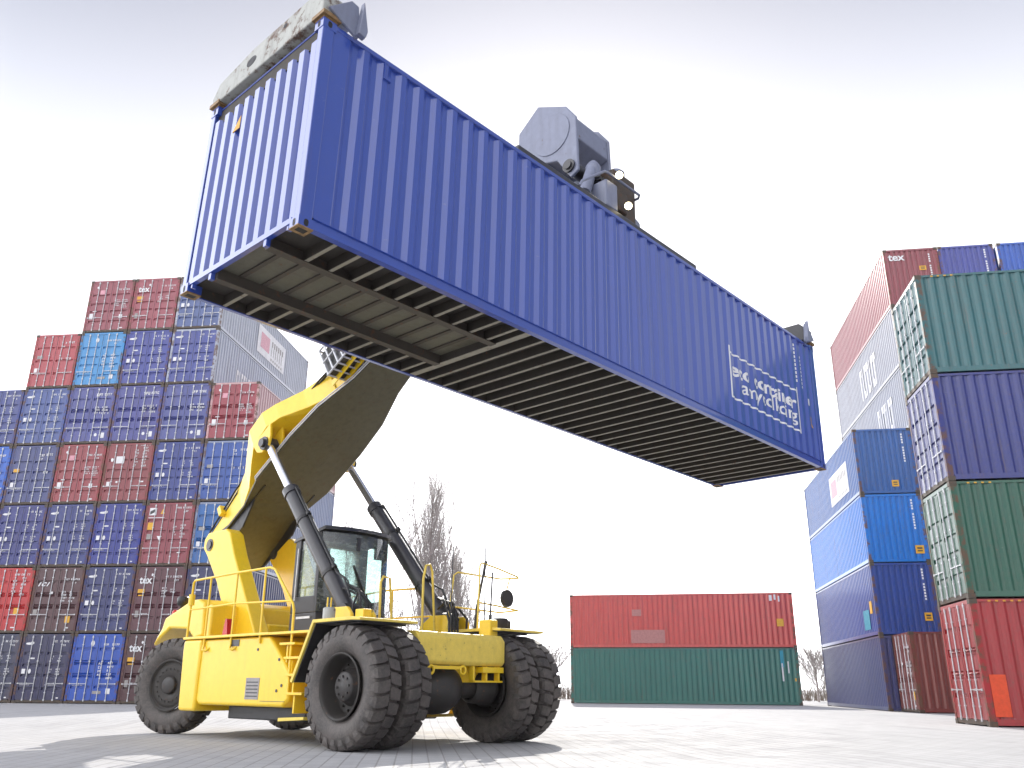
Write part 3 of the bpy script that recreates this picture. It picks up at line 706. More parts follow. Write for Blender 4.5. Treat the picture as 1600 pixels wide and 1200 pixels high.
# wheels
def lug_tyre(W,Ro,Ri,nl=27):
    h=W/2; rc=Ro-.05; m=MB()
    m.lathe([(-h*.70,Ri),(-h*.80,Ri+.03),(-h*.98,Ri+.13),(-h*1.0,Ri+.22),(-h*.95,rc-.04),(-h*.80,rc-.008),(-h*.4,rc),(h*.4,rc),(h*.80,rc-.008),(h*.95,rc-.04),(h*1.0,Ri+.22),(h*.98,Ri+.13),(h*.80,Ri+.03),(h*.70,Ri)],72)
    for s in (-1,1):
        for k in range(nl):
            t0=2*math.pi*(k+(0 if s<0 else .5))/nl; dt=2*math.pi/nl
            def P(a,r,t): return (s*a,r*math.cos(t),r*math.sin(t))
            secs=[]   # across the lug: from the shoulder side down the wall to the middle of the tread
            for a,r,w,sk in ((h*1.008,Ro-.15,.55,0),(h*1.0,Ro-.075,.72,0),(h*.90,Ro-.016,.84,.0),(h*.74,Ro-.002,.90,.02),(h*.40,Ro+.003,.93,.09),(h*.03,Ro+.004,.86,.20)):
                secs.append((a,r,w,sk))
            top=[];bot=[]
            for i,(a,r,w,sk) in enumerate(secs):
                c=t0+sk*dt
                top+= [P(a,r,c-w*dt*.42),P(a,r,c+w*dt*.42)]
                rb=min(r,rc)-.03 if i>1 else r-.01; ab=a if i>2 else h*.86
                bot+= [P(ab,rb,c-w*dt*.5),P(ab,rb,c+w*dt*.5)]
            n=len(top); fs=[]
            for i in range(0,n-2,2): fs+=[(i,i+1,i+3,i+2),(n+i,i,i+2,n+i+2),(i+1,n+i+1,n+i+3,i+3)]
            fs+=[(1,0,n,n+1),(n-2,n-1,2*n-1,2*n-2)]
            if s<0: fs=[f[::-1] for f in fs]
            m.add(top+bot,fs,0)
    return m.mesh('tyre',[M['rubber']])
TY=lug_tyre(.475,.874,.46)
def rim_front(side):
    m=MB(); s=side
    m.lathe([(s*.235,.475),(s*.25,.455),(s*.20,.435),(s*.17,.42),(-s*.02,.405),(-s*.05,.38),(-s*.06,.20),(-s*.06,.0)],48)
    for k in range(16):
        t=2*math.pi*k/16; c=(0,.345*math.cos(t),.345*math.sin(t)); m.cyl((-s*.055,c[1],c[2]),(-s*.015,c[1],c[2]),.02,n=6)
    return m.mesh('rim',[M['rim']])
def hub_front(side,out=.16):
    m=MB(); s=side
    m.lathe([(-s*.06,.27),(s*.02,.265),(s*.04,.23),(s*(out-.03),.215),(s*out,.19),(s*out,.0)],32)
    for k in range(8):
        t=2*math.pi*k/8; m.cyl((s*out,.14*math.cos(t),.14*math.sin(t)),(s*(out+.022),.14*math.cos(t),.14*math.sin(t)),.018,n=6)
    return m.mesh('wheel',[M['axle']])
def rim_rear():
    m=MB()
    m.lathe([(.235,.475),(.25,.45),(.21,.43),(.19,.415),(.20,.40),(.215,.36),(.215,.20),(.20,.17),(.20,.0)],48)
    for k in range(20):
        t=2*math.pi*k/20; m.cyl((.213,.30*math.cos(t),.30*math.sin(t)),(.232,.30*math.cos(t),.30*math.sin(t)),.014,n=6)
    return m.mesh('rim',[M['rim']])
def hub_rear():
    m=MB(); m.lathe([(.20,.16),(.25,.155),(.265,.13),(.262,.0)],32); return m.mesh('wheel',[M['axle']])
def wheel(x,y,hub,rim,rz=0,spin=0.0,flip=False):
    w=link('wheel',hub,st,(x,y,.874),rot=(spin,0,rz+(math.pi if flip else 0)))
    link('tyre',TY,w); link('rim',rim,w); return w
HF,RF=hub_front(1),rim_front(1); HR,RR=hub_rear(),rim_rear()
HFl=hub_front(1,.02)
for x,fl,hb,sp in ((1.825,False,HF,.1),(1.235,False,HFl,.22),(-1.235,False,HFl,.05),(-1.825,True,HF,.3)): wheel(x,0,hb,RF,0,sp,fl)
wheel(1.37,-5.97,HR,RR,R(21),.1); wheel(-1.37,-5.97,HR,RR,R(20),.3,True)
# chassis
m=MB(); m.box(-.70,.70,-6.6,.15,.80,1.35); m.box(-.55,.55,-6.9,-5.2,1.35,1.75); m.build('main_frame',Yl,st,bevel=.02)
m=MB(); m.cyl((-1.3,-5.97,.874),(1.3,-5.97,.874),.15,n=12); m.box(-.6,.6,-6.2,-5.74,.7,1.0); m.build('rear_axle',M['axle'],st,bevel=.01)
m=MB(); m.cyl((-1.7,0,.874),(1.7,0,.874),.17,n=16); m.lathe([(-.42,.20),(-.34,.30),(-.15,.39),(.05,.40),(.25,.33),(.40,.21)],24,c=(.15,0,.86)); 
for s in (-1,1): m.lathe([(s*.62,.2),(s*.66,.25),(s*.9,.27),(s*.98,.31),(s*1.02,.31),(s*1.05,.2)],20,c=(0,0,.874))
m.build('drive_axle',M['axle'],st)
# side boxes (tank / battery), one each side, with the thick rear pillar
for s in (1,-1):
    m=MB(); a,b=sorted((s*1.05,s*1.80)); m.prism([(-4.45,.62),(-4.35,.55),(-1.78,.55),(-1.62,.66),(-1.60,1.02),(-1.78,1.20),(-2.30,1.66),(-4.45,1.66)],'x',a,b); m.build('tank_box',Yl,st,bevel=.05,seg=3)
    m=MB(); a,b=sorted((s*.95,s*1.84)); m.prism([(-4.97,.44),(-4.42,.44),(-4.42,1.67),(-5.05,1.67),(-5.06,1.5)],'x',a,b); m.build('rear_pillar',Yl,st,bevel=.05,seg=3)
    m=MB(); a,b=sorted((s*.6,s*1.86)); m.box(a,b,-5.06,-2.25,1.675,1.72); m.build('side_deck',Yl,st,bevel=.008)
    m=MB(); a,b=sorted((s*.75,s*1.45)); m.box(a,b,-3.9,-1.6,.33,.549); m.build('skid_plate',M['black'],st,bevel=.02)
    # steps up to the cab, between the tank and the front fender
    m=MB(); a,b=sorted((s*1.1,s*1.86))
    for k,(yy,zz) in enumerate(((-1.30,.74),(-1.36,1.02),(-1.45,1.28),(-1.6,1.50))): 
        m.box(a,b,yy-.30,yy+.12,zz,zz+.04); m.box(a,b-.05,yy-.16,yy-.12,zz-.27,zz-.001)
    m.box(min(s*1.1,s*1.14),max(s*1.1,s*1.14),-1.95,-1.0,.55,1.68)
    m.build('access_steps',Yl,st,bevel=.006)
    m=MB(); m.prism([(-2.25,1.675),(-1.05,1.675),(-1.05,1.50),(-1.9,1.50)],'x',a,a+.05 if s>0 else a+.05); m.box(a,b,-2.24,-1.06,1.676,1.715); m.build('step_landing',Yl,st)
    m=MB(); a,b=sorted((s*1.2,s*1.88)); m.prism([(-1.72,.40),(-1.05,.43),(-1.05,.39),(-1.72,.35)],'x',a,b); m.prism([(-1.74,.36),(-1.1,.40),(-1.28,.74),(-1.42,.74)],'x',a,a+.04); m.build('bottom_step',Yw,st)
# rear counterweight / engine hood
m=MB(); m.prism([(-6.95,1.62),(-6.62,1.96),(-6.54,2.16),(-5.57,2.46),(-5.30,2.46),(-5.05,2.36),(-5.0,1.76),(-5.3,1.70),(-5.6,1.90),(-6.3,1.94)],'x',-1.52,1.52); m.build('counterweight',Yl,st,bevel=.05,seg=3)
m=MB(); m.box(-1.5,1.5,-5.0,-4.78,1.722,2.34); m.box(-.62,.62,-4.62,-4.2,1.722,2.0); m.build('engine_hood',Yl,st,bevel=.04,seg=3)
m=MB(); m.box(-1.1,-.15,-3.95,-3.4,1.722,2.22); m.build('filter_box',M['spread'],st,bevel=.03)
m=MB(); m.box(-1.4,1.4,-6.3,-5.2,1.40,1.69); m.build('rear_fender',M['black'],st)
m=MB(); m.lathe([(0,.05),(.10,.05),(.12,.11),(.26,.12),(.29,.09),(.30,0)],16,axis='z',c=(1.40,-6.12,2.27)); m.build('rear_work_lamp',M['black'],st)
m=MB(); m.lathe([(0,.06),(.02,.065),(.10,.06),(.13,.03),(.135,0)],12,axis='z',c=(1.35,-6.48,2.19)); m.build('tail_lamp',M['red'],st)
m=MB(); m.prism([(-4.05,1.73),(-3.88,1.73),(-3.94,2.02),(-3.99,2.02)],'x',1.55,1.66); m.build('reflector',M['red'],st)
# data plate
m=MB(); m.box(1.80,1.806,-2.86,-2.46,.66,1.0,0)
for i in range(5): m.box(1.806,1.808,-2.83,-2.49,.70+i*.055,.72+i*.055,1)
m.build('data_plate',[M['grey'],M['steel']],st)
m=MB()
for y,z in ((-1.95,1.28),(-1.82,.88),(-1.95,.80),(-2.6,1.45)): m.cyl((1.798,y,z),(1.81,y,z),.025,n=10)
m.box(1.80,1.81,-3.45,-3.2,1.52,1.63); m.box(1.80,1.806,-2.4,-1.7,.635,.642); m.build('panel_fittings',M['steel'],st)
# boom supports
def support(s):
    a,b=sorted((s*.62,s*.95)); m=MB()
    m.prism([(-6.42,3.60),(-6.42,3.80),(-6.28,3.93),(-5.58,3.94),(-5.42,3.84),(-5.18,3.40),(-4.05,1.722),(-4.98,1.722),(-5.72,2.85),(-6.22,3.42)],'x',a,b)
    o=m.build('boom_support',Yl,st,bevel=.035,seg=3)
    m=MB(); m.cyl((a-.05,-6.16,3.66),(b+.012,-6.16,3.66),.13,n=20); m.cyl((b+.012,-6.16,3.66),(b+.03,-6.16,3.66),.085,n=16); m.build('pivot_pin',M['steel'],o)
support(1); support(-1)
# boom
BD=Vector((0,.8408,.5414)); BN=Vector((0,-.5414,.8408)); B0=Vector((0,-6.44,3.80))
def bp_(t,n): p=B0+BD*t+BN*n; return (p.y,p.z)
def hbox(mb,t0,t1,n0,n1,w0,w1=None,mat=0,top=None):
    """box along the boom, half widths w0 at t0, w1 at t1"""
    w1=w0 if w1 is None else w1; n1a,n1b=(n1 if isinstance(n1,tuple) else (n1,n1)); n0a,n0b=(n0 if isinstance(n0,tuple) else (n0,n0))
    P=lambda t,n,x:(x,)+bp_(t,n)
    mb.hexa([P(t0,n0a,-w0),P(t0,n0a,w0),P(t1,n0b,w1),P(t1,n0b,-w1),P(t0,n1a,-w0),P(t0,n1a,w0),P(t1,n1b,w1),P(t1,n1b,-w1)],mat)
m=MB()
hbox(m,-.30,1.40,.02,(.34,.74),.60,.60); hbox(m,1.40,3.2,.02,(.74,.92),.60,.60); hbox(m,3.2,4.75,.02,(.92,.70),.60,.56); hbox(m,4.75,5.25,.02,(.70,.60),.56,.44)
P=lambda t,n,x:(x,)+bp_(t,n)
def loft(mb,secs,s):
    """secs: (t, n_low, n_high, x_in, x_out)"""
    vs=[]
    for t,nl,nh,xi,xo in secs: vs+=[P(t,nl,s*xi),P(t,nl+(.08 if xo-xi>.1 else 0),s*xo),P(t,nh-(.10 if xo-xi>.1 else 0),s*xo),P(t,nh,s*xi)]
    fs=[]
    for i in range(len(secs)-1):
        a=4*i
        for j in range(4):
            f=(a+j,a+(j+1)%4,a+4+(j+1)%4,a+4+j); fs.append(f if s<0 else f[::-1])
    e=(0,3,2,1) if s<0 else (0,1,2,3); k=4*(len(secs)-1); fs.append(e); fs.append(tuple(k+q for q in e[::-1]))
    mb.add(vs,fs)
for s in (-1,1):   # flared shoulders that carry the cylinder pins
    loft(m,[(1.0,.06,.58,.59,.61),(1.5,.14,.76,.59,.70),(2.0,.34,.93,.59,.90),(2.4,.44,1.06,.59,1.06),(2.95,.46,1.06,.59,1.09),(3.3,.42,1.0,.59,1.0),(3.9,.22,.88,.59,.76),(4.6,.06,.68,.58,.60)],s)
    for x in (.76,1.045):   # lugs either side of the rod eye
        a,b=sorted((s*(x),s*(x+.055))); m.prism([bp_(2.42,.50),bp_(2.48,.24),bp_(2.62,.12),bp_(2.86,.12),bp_(3.0,.26),bp_(3.1,.50)],'x',a,b)
m.build('boom',Yl,st,bevel=.03,seg=3)
m=MB()   # underside plate, wide at the brackets, narrow towards the tip
def plate(mb,st_,n0,n1,mat=0):
    for (t0,w0),(t1,w1) in zip(st_[:-1],st_[1:]): hbox(mb,t0,t1,n0,n1,w0,w1,mat)
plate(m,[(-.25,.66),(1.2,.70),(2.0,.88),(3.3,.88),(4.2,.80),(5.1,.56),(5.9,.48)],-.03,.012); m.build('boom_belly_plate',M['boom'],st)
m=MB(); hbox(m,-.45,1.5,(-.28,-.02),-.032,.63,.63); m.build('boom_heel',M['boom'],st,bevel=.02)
m=MB()
for s in (-1,1):
    a,b=sorted((s*.60,s*.635))
    m.prism([bp_(-.42,-.30),bp_(.9,-.33),bp_(1.5,-.05),bp_(1.9,-.05),bp_(1.9,.03),bp_(1.2,.05),bp_(.7,.02),bp_(.2,.14),bp_(-.42,.02)],'x',a,b)
m.build('heel_guard',M['black'],st)
m=MB()   # edge pipes along the lower corners
for s in (-1,1):
    pts=[(1.7,.66),(2.0,.90),(3.3,.90),(4.2,.82),(5.1,.58),(5.9,.50)]
    for off in (0,.05): m.tube([(s*w,)+bp_(t,.0+off) for t,w in pts],.014,6)
m.build('boom_pipes',M['rod'],st)
m=MB(); plate(m,[(5.0,.47),(10.4,.45)],.013,.62); m.build('boom_extension',M['greyboom'],st,bevel=.02)
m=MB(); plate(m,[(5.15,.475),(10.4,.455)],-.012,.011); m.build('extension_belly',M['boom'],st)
m=MB()   # yellow collar, hose chain tray on the near side of the extension
hbox(m,4.95,5.2,-.02,.70,.56,.50); m.build('boom_collar',Yl,st,bevel=.015)
m=MB(); P=lambda t,n,x:(x,)+bp_(t,n)
for x in (.56,.76):
    m.hexa([P(4.7,.10,x),P(4.7,.10,x+.02),P(6.6,.10,x+.02),P(6.6,.10,x),P(4.7,.22,x),P(4.7,.22,x+.02),P(6.6,.22,x+.02),P(6.6,.22,x)])
m.build('hose_tray',Yl,st)
m=MB()
for k in range(11):
    t=4.86+k*.17; xa,xb,na,nb=.47,.98,.16,.86
    m.hexa([P(t,na+.05,xa+.03),P(t,na+.05,xb-.05),P(t+.17,na+.05,xb-.05),P(t+.17,na+.05,xa+.03),P(t,nb-.06,xa+.03),P(t,nb-.06,xb-.05),P(t+.17,nb-.06,xb-.05),P(t+.17,nb-.06,xa+.03)],k%2)
    for x in (xa,(xa+xb)/2,xb):
        m.tube([P(t,nb,x),P(t+.17,nb,x)],.022,5,2); m.tube([P(t+.02,na,x),P(t+.02,nb,x)],.020,5,2)
    m.tube([P(t+.02,nb+.01,xa),P(t+.02,nb+.01,xb)],.022,5,2); m.tube([P(t+.02,na,xa),P(t+.02,na,xb)],.020,5,2)
    for n_2 in (na,(na+nb)/2): m.tube([P(t,n_2,xb+.01),P(t+.17,n_2,xb+.01)],.022,5,2)
m.build('hose_chain',[M['steel'],M['hose'],M['rod']],st)
m=MB()
for k,(x,n) in enumerate(((.66,.62),(.70,.56),(.60,.66))): m.tube([P(-.2,.36+.05*k,x-.08),P(1.0,.56+.05*k,x-.06),P(2.6,.66+.03*k,x-.02),P(4.4,.62+.02*k,x),P(5.2,.55,x)],.022,6)
m.build('boom_hoses',M['hose'],st)
m=MB()
for t in (.35,1.7): m.hexa([P(t,.40,.60),P(t,.40,.72),P(t+.12,.40,.72),P(t+.12,.40,.60),P(t,.62,.60),P(t,.62,.72),P(t+.12,.62,.72),P(t+.12,.62,.60)])
m.build('pipe_clamp',Yl,st,bevel=.01)
# lift cylinders
for s in (1,-1):
    bot=Vector((s*1.10,-1.10,2.0)); top=Vector((s*1.0,-4.24,5.50)); d=(top-bot).normalized(); L0=(top-bot).length
    j=bot+d*(L0*.665)
    m=MB(); m.cyl(bot-d*.05,j,.145,n=24); m.cyl(j-d*.06,j+d*.10,.165,n=24); m.lathe([(-.17,.17),(.17,.17)],20,c=bot)
    m.cyl(bot+Vector((-.17,0,0)),bot+Vector((.17,0,0)),.17,n=20)
    cy=m.build('lift_cylinder',M['steel'],st)
    m=MB(); m.cyl(j+d*.09,top-d*.02,.082,n=20); m.build('piston_rod',M['chrome'],cy)
    m=MB(); m.cyl(top+Vector((-.13,0,0)),top+Vector((.13,0,0)),.14,n=18); m.build('rod_eye',M['steel'],cy)
    m=MB(); n_=Vector((s*.2,.75,.62)).normalized(); off=n_*.185
    m.tube([j+off*1.0-d*.02,j+off-d*.3,bot+off+d*1.6,bot+off+d*.8,bot+off*1.6+d*.55,bot+off*1.2+d*.2],.022,6)
    for q in (.3,.75): 
        c=bot+d*L0*.665*q; m.cyl(c-d*.035,c+d*.035,.158,n=20); m.cyl(c+off-d*.03,c+off+d*.03,.05,n=8)
    m.build('cylinder_pipe',M['hose'],cy)
    m=MB(); m.cyl(bot+Vector((-.26,0,0)),bot+Vector((.26,0,0)),.085,n=18); m.build('cylinder_pin',M['steel'],cy)
    m=MB()
    for a in (.20,-.27): m.prism([(-1.50,1.60),(-.72,1.60),(-.72,1.98),(-.84,2.10),(-1.20,2.10),(-1.50,1.92)],'x',bot.x+a,bot.x+a+.07)
    m.build('cylinder_bracket',Yl,st,bevel=.02)
    m=MB(); m.cyl(top+Vector((-s*.22,0,0)),top+Vector((s*.19,0,0)),.09,n=18); m.build('boom_pin',M['steel'],st)
    m=MB()
    for k in range(5):
        rr=random.Random(k+s*10); a=bot+Vector((rr.uniform(-.2,.2),rr.uniform(-.1,.15),rr.uniform(.1,.3)))
        m.tube([a+d*.3,a+Vector((rr.uniform(-.1,.1),.14,.10)),a+Vector((rr.uniform(-.1,.15),.24,-.08)),a+Vector((rr.uniform(-.15,.15),.22,-.40))],.022,6)
    m.build('cylinder_hoses',M['hose'],st)
# front cross beam, fenders, deck
m=MB(); m.prism([(-.35,1.24),(.44,1.20),(.50,1.26),(.50,1.60),(.42,1.70),(-.35,1.72)],'x',-.985,.985); m.build('front_beam',Yw,st,bevel=.03,seg=3)
m=MB(); m.box(-.8,.8,-1.9,-.351,1.30,1.70); m.build('cab_base',M['black'],st,bevel=.02)
m=MB(); m.prism([(.50,1.10),(.50,1.19),(-.1,1.19),(-.1,1.10)],'x',-.95,-.45); 
for x in (-.9,-.6,-.3): m.box(x,x+.04,.36,.46,.98,1.20)
m.box(-.95,-.28,.34,.48,.95,.979)
m.build('tow_bracket',Yl,st,bevel=.006)
def torus(mb,c,Rr,r,n=16,k=6):
    pts=[(c[0]+Rr*math.cos(2*math.pi*i/n),c[1],c[2]+Rr*math.sin(2*math.pi*i/n)) for i in range(n+1)]
    mb.tube(pts,r,k,cap=False)
m=MB(); torus(m,(.70,.48,1.13),.06,.022); torus(m,(.0,.48,1.13),.06,.022); m.box(.05,.66,.46,.49,1.14,1.19); m.build('tie_down_rings',Yl,st)
for s in (1,-1):
    a,b=sorted((s*.95,s*2.09)); m=MB()
    m.prism([(-.73,1.84),(.22,1.85),(.42,1.83),(.42,1.79),(.22,1.80),(-.70,1.79),(-1.14,.92),(-1.19,.94)],'x',a,b)
    m.build('front_fender',Yw,st,bevel=.006)
    m=MB(); a,b=sorted((s*1.0,s*1.9)); m.box(a,b,-.62,.2,1.76,1.785); m.build('fender_stiffener',M['axle'],st)
    m=MB(); a,b=sorted((s*.97,s*2.06)); m.prism([(-.68,1.786),(.20,1.796),(.40,1.786),(.40,1.778),(.20,1.788),(-.664,1.778),(-1.10,.93),(-1.13,.93)],'x',a,b); m.build('fender_dark_sheet',M['black'],st)  # black sheet added inside the fender for its shade and grime
# small items on the near fender
m=MB(); m.lathe([(0,.10),(.18,.10),(.20,.07),(.20,0)],14,axis='z',c=(1.75,-.78,1.85)); m.build('grease_can',M['spread'],st)
m=MB(); m.box(1.35,1.52,-.42,-.22,1.85,2.02); m.build('tool_box',Yl,st,bevel=.01)
m=MB()
for dx in (0,.07): m.tube([(1.6+dx,-.95,1.85),(1.6+dx,-.95,2.22)],.012,6)
m.build('marker_rods',Yl,st)
m=MB(); m.lathe([(0,.13),(.03,.15),(.16,.15),(.19,.12)],12,axis='z',c=(-1.45,-.05,1.85)); m.box(-1.62,-1.40,-.25,.05,1.85,2.0); m.build('beacon_base',M['rim'],st)
# handrails
def rails(mb,pts,r=.022): mb.tube(pts,r,8)
m=MB(); x=1.82
rails(m,[(x,-5.0,1.72),(x,-5.0,2.72),(x,-4.95,2.76),(x,-3.6,2.79),(x,-2.45,2.80),(x,-2.30,2.76),(x,-1.68,2.15),(x,-1.64,2.05),(x,-1.60,.78)])
for y in (-4.35,-3.45,-2.55): rails(m,[(x,y,1.55),(x,y-.02,2.78)],.02)
rails(m,[(x,-5.0,2.22),(x,-3.45,2.25),(x,-1.72,2.20)],.018)
for y in (-4.35,-3.45): m.tube([(x,y,1.56),(x+.03,y+.02,1.48),(x+.02,y+.12,1.46),(x-.03,y+.16,1.52)],.02,6)
m.tube([(x,-5.0,2.3),(x,-5.0,2.5)],.06,8)
m.build('handrail',Yl,st)
m=MB(); x=-1.82; rails(m,[(x,-5.0,1.72),(x,-5.0,2.72),(x,-3.6,2.79),(x,-2.3,2.76),(x,-1.68,2.15),(x,-1.60,.78)]); rails(m,[(x,-3.45,1.7),(x,-3.45,2.78)],.02); rails(m,[(x,-5.0,2.22),(x,-1.72,2.20)],.018); m.build('handrail',Yl,st)
m=MB()   # rails, mirror arms and rods on the far fender
y=-.2
rails(m,[(-1.02,y,1.84),(-1.06,y,2.95),(-1.10,y,3.0),(-1.5,y+.02,2.94),(-2.04,y+.05,2.83),(-2.06,y+.05,2.81),(-2.0,y-.35,2.82),(-1.0,y-.5,2.86),(-.9,y-.5,2.80),(-.72,y-.45,1.84)],.016)
rails(m,[(-1.04,y,2.30),(-1.5,y+.02,2.27),(-2.04,y+.05,2.22),(-1.98,y-.35,2.2),(-.9,y-.5,2.24)],.016)
m.build('mirror_guard',Yw,st)
m=MB(); rails(m,[(-.35,-.9,1.80),(-.38,-.95,2.70),(-.46,-.98,2.95),(-.58,-1.0,2.98),(-.64,-1.0,2.86),(-.75,-1.0,1.80)],.022); m.build('grab_rail',Yw,st); m=MB(); rails(m,[(.62,-.9,1.80),(.60,-.95,2.55),(.52,-.98,2.66),(.40,-.95,2.64),(.34,-.9,1.8)],.022); m.build('grab_rail',Yw,st)
m=MB(); c=Vector((-1.62,-.05,2.40)); m.tube([c+Vector((0,-.02,0)),c+Vector((.0,.03,0))],.155,20); 
mi=m.build('mirror',M['axle'],st); m=MB(); m.tube([c+Vector((0,.0,.15)),c+Vector((-.10,.0,.42))],.012,6); m.build('mirror_arm',Yl,mi)
m=MB(); m.tube([(-1.05,-.28,1.85),(-1.08,-.28,2.2),(-1.20,-.26,2.75),(-1.28,-.26,3.05)],[.035,.022,.022,.03],8); m.build('signal_wand',M['axle'],st)
m=MB(); m.tube([(-1.30,-.15,1.85),(-1.30,-.15,2.10)],.03,8); m.tube([(-1.30,-.15,2.1),(-1.34,-.15,2.85)],.016,6); m.tube([(-1.04,-.05,1.85),(-1.04,-.05,3.25)],.010,6); m.tube([(-.55,-.4,1.8),(-.57,-.4,3.25)],.010,6); m.build('antenna_rods',M['steel'],st)
m=MB(); m.box(-1.10,-.90,-.05,.22,1.70,1.98); m.build('lamp_bracket',Yl,st,bevel=.02)
m=MB()
for k in range(4): m.tube([(-.95+.06*k,-.95,2.35-.05*k),(-.85+.07*k,-.65,2.30),(-.78+.07*k,-.45,1.95),(-.76+.07*k,-.42,1.70)],.022,6)
m.build('hydraulic_hoses',M['hose'],st)
# cab
cw=.80
def front_pts(z,n=8):   # bowed front: (x, y)
    k=1.0 if z<3.2 else 1-.25*(z-3.2)/.5
    return [(cw*(1-2*i/n), -2.46+.26*k*(1-(1-2*i/n)**2)) for i in range(n+1)]
m=MB()
m.box(-cw,cw,-3.25,-2.5,1.72,2.12); pts=front_pts(2.0)
m.prism([(cw,-2.52)]+pts+[(-cw,-2.52)],'z',1.72,2.12)
m.box(cw-.035,cw,-3.25,-2.5,2.12,2.42); m.box(-cw,-cw+.035,-3.25,-2.5,2.12,2.42); m.box(-cw,cw,-3.25,-3.2,2.12,2.42)
for s in (-1,1):
    a,b=sorted((s*cw,s*(cw-.08))); m.box(a,b,-3.25,-3.08,2.42,3.48); m.box(a,b,-2.56,-2.46,2.12,3.58)
m.build('cab',M['black'],st,bevel=.015)
cab=[o for o in st.children if o.name.startswith('cab') and 'base' not in o.name][0]
m=MB(); top=[(x*1.02,y+.10) for x,y in front_pts(3.6)]
zt=3.66
vs=[];n=len(top)
rear=[(cw*1.02,-3.3),(-cw*1.02,-3.3)]
poly=[rear[0]]+top+[rear[1]]
def rz_(y): return 3.50+.17*min(1,max(0,(y+3.3)/.8))
k=len(poly)
vs=[(x,y,rz_(y)-.07) for x,y in poly]+[(x*.97,y-.02 if y>-3 else y,rz_(y)) for x,y in poly]
m.add(vs,[list(range(k))[::-1] if False else list(range(k)),list(range(k,2*k))[::-1]]+[(i,k+i,k+(i+1)%k,(i+1)%k) for i in range(k)])
m.build('cab_roof',M['black'],cab)
m=MB()
za,zb=2.14,3.56; A=front_pts(za); B=[(x,y+.03) for x,y in front_pts(zb)]
vs=[(x,y,za) for x,y in A]+[(x,y,zb) for x,y in B]; n=len(A)
m.add(vs,[(i,i+1,n+i+1,n+i) for i in range(n-1)],0,True); m.build('windscreen',M['glass'],cab)
for s in (-1,1):
    m=MB(); x=s*(cw-.03); m.add([(x,-3.08,2.42),(x,-2.56,2.42),(x,-2.56,3.50),(x,-3.08,3.44)],[(0,1,2,3)]); m.build('side_window',M['glass'],cab)
m=MB(); m.add([(-cw+.08,-3.22,2.42),(cw-.08,-3.22,2.42),(cw-.08,-3.22,3.44),(-cw+.08,-3.22,3.44)],[(0,1,2,3)]); m.build('rear_window',M['glass'],cab)
m=MB(); m.box(-.05,.45,-3.1,-2.98,2.2,2.95); m.box(.05,.35,-3.08,-2.99,2.98,3.22); m.box(-.06,.46,-3.0,-2.6,2.13,2.30); m.build('seat',M['black'],cab,bevel=.05,seg=3)
m=MB(); m.tube([(.2,-2.42,2.13),(.2,-2.55,2.6)],.04,8); m.build('steering_column',M['black'],cab)
m=MB(); torus(m,(.2,-2.55,2.64),.17,.016,20); m.build('steering_wheel',M['black'],cab)
m=MB(); m.box(-.22,-.10,-2.44,-2.36,2.3,3.5); m.box(.10,.16,-2.26,-2.20,3.25,3.5); m.build('windscreen_post',M['steel'],cab)
m=MB(); m.tube([(-.15,-2.19,2.10),(-.02,-2.18,2.55),(.22,-2.20,2.98)],.014,6); m.tube([(-.02,-2.17,2.45),(.24,-2.19,2.98)],.02,5); m.tube([(-.20,-2.19,2.08),(-.1,-2.18,2.5)],.014,6); m.build('wiper',M['hose'],cab)
m=MB(); m.box(-cw,cw,-2.58,-2.47,3.40,3.58); m.box(-.62,-.44,-2.45,-2.42,3.18,3.40); m.build('sun_visor',M['steel'],cab)
m=MB(); m.box(cw,cw+.02,-3.02,-2.6,2.02,2.06); m.tube([(cw+.03,-3.1,2.35),(cw+.03,-3.1,3.3)],.014,6); m.build('door_handle',M['rod'],cab)
# boom head and spreader
m=MB()
for s in (1,-1):
    a,b=sorted((s*.50,s*.44))
    m.prism([(2.02,9.55),(2.05,10.25),(2.50,10.62),(3.12,10.32),(3.33,10.02),(3.36,8.95),(3.20,8.86),(2.92,9.30)],'x',a,b)
m.prism([(2.1,9.7),(2.12,10.22),(2.50,10.56),(3.10,10.27),(3.30,10.0),(3.32,9.62),(3.0,9.5)],'x',-.439,.439)
hd=m.build('boom_head',M['greyboom'],st,bevel=.02)
m=MB(); q=[(2.80+.40*math.cos(t*math.pi/12),9.88+.40*math.sin(t*math.pi/12)) for t in range(24)]; m.prism(q,'x',.50,.515); m.prism([(2.5,9.6),(2.55,10.2),(2.8,10.3),(3.2,10.0),(3.2,9.55),(2.9,9.45)],'x',-.515,-.50); m.build('head_cover_plate',M['greyboom'],hd,bevel=.006)
m=MB(); m.cyl((-.54,3.18,9.08),(.54,3.18,9.08),.12,n=20); m.cyl((.54,3.18,9.08),(.57,3.18,9.08),.075,n=16); m.build('head_pin',M['steel'],hd)
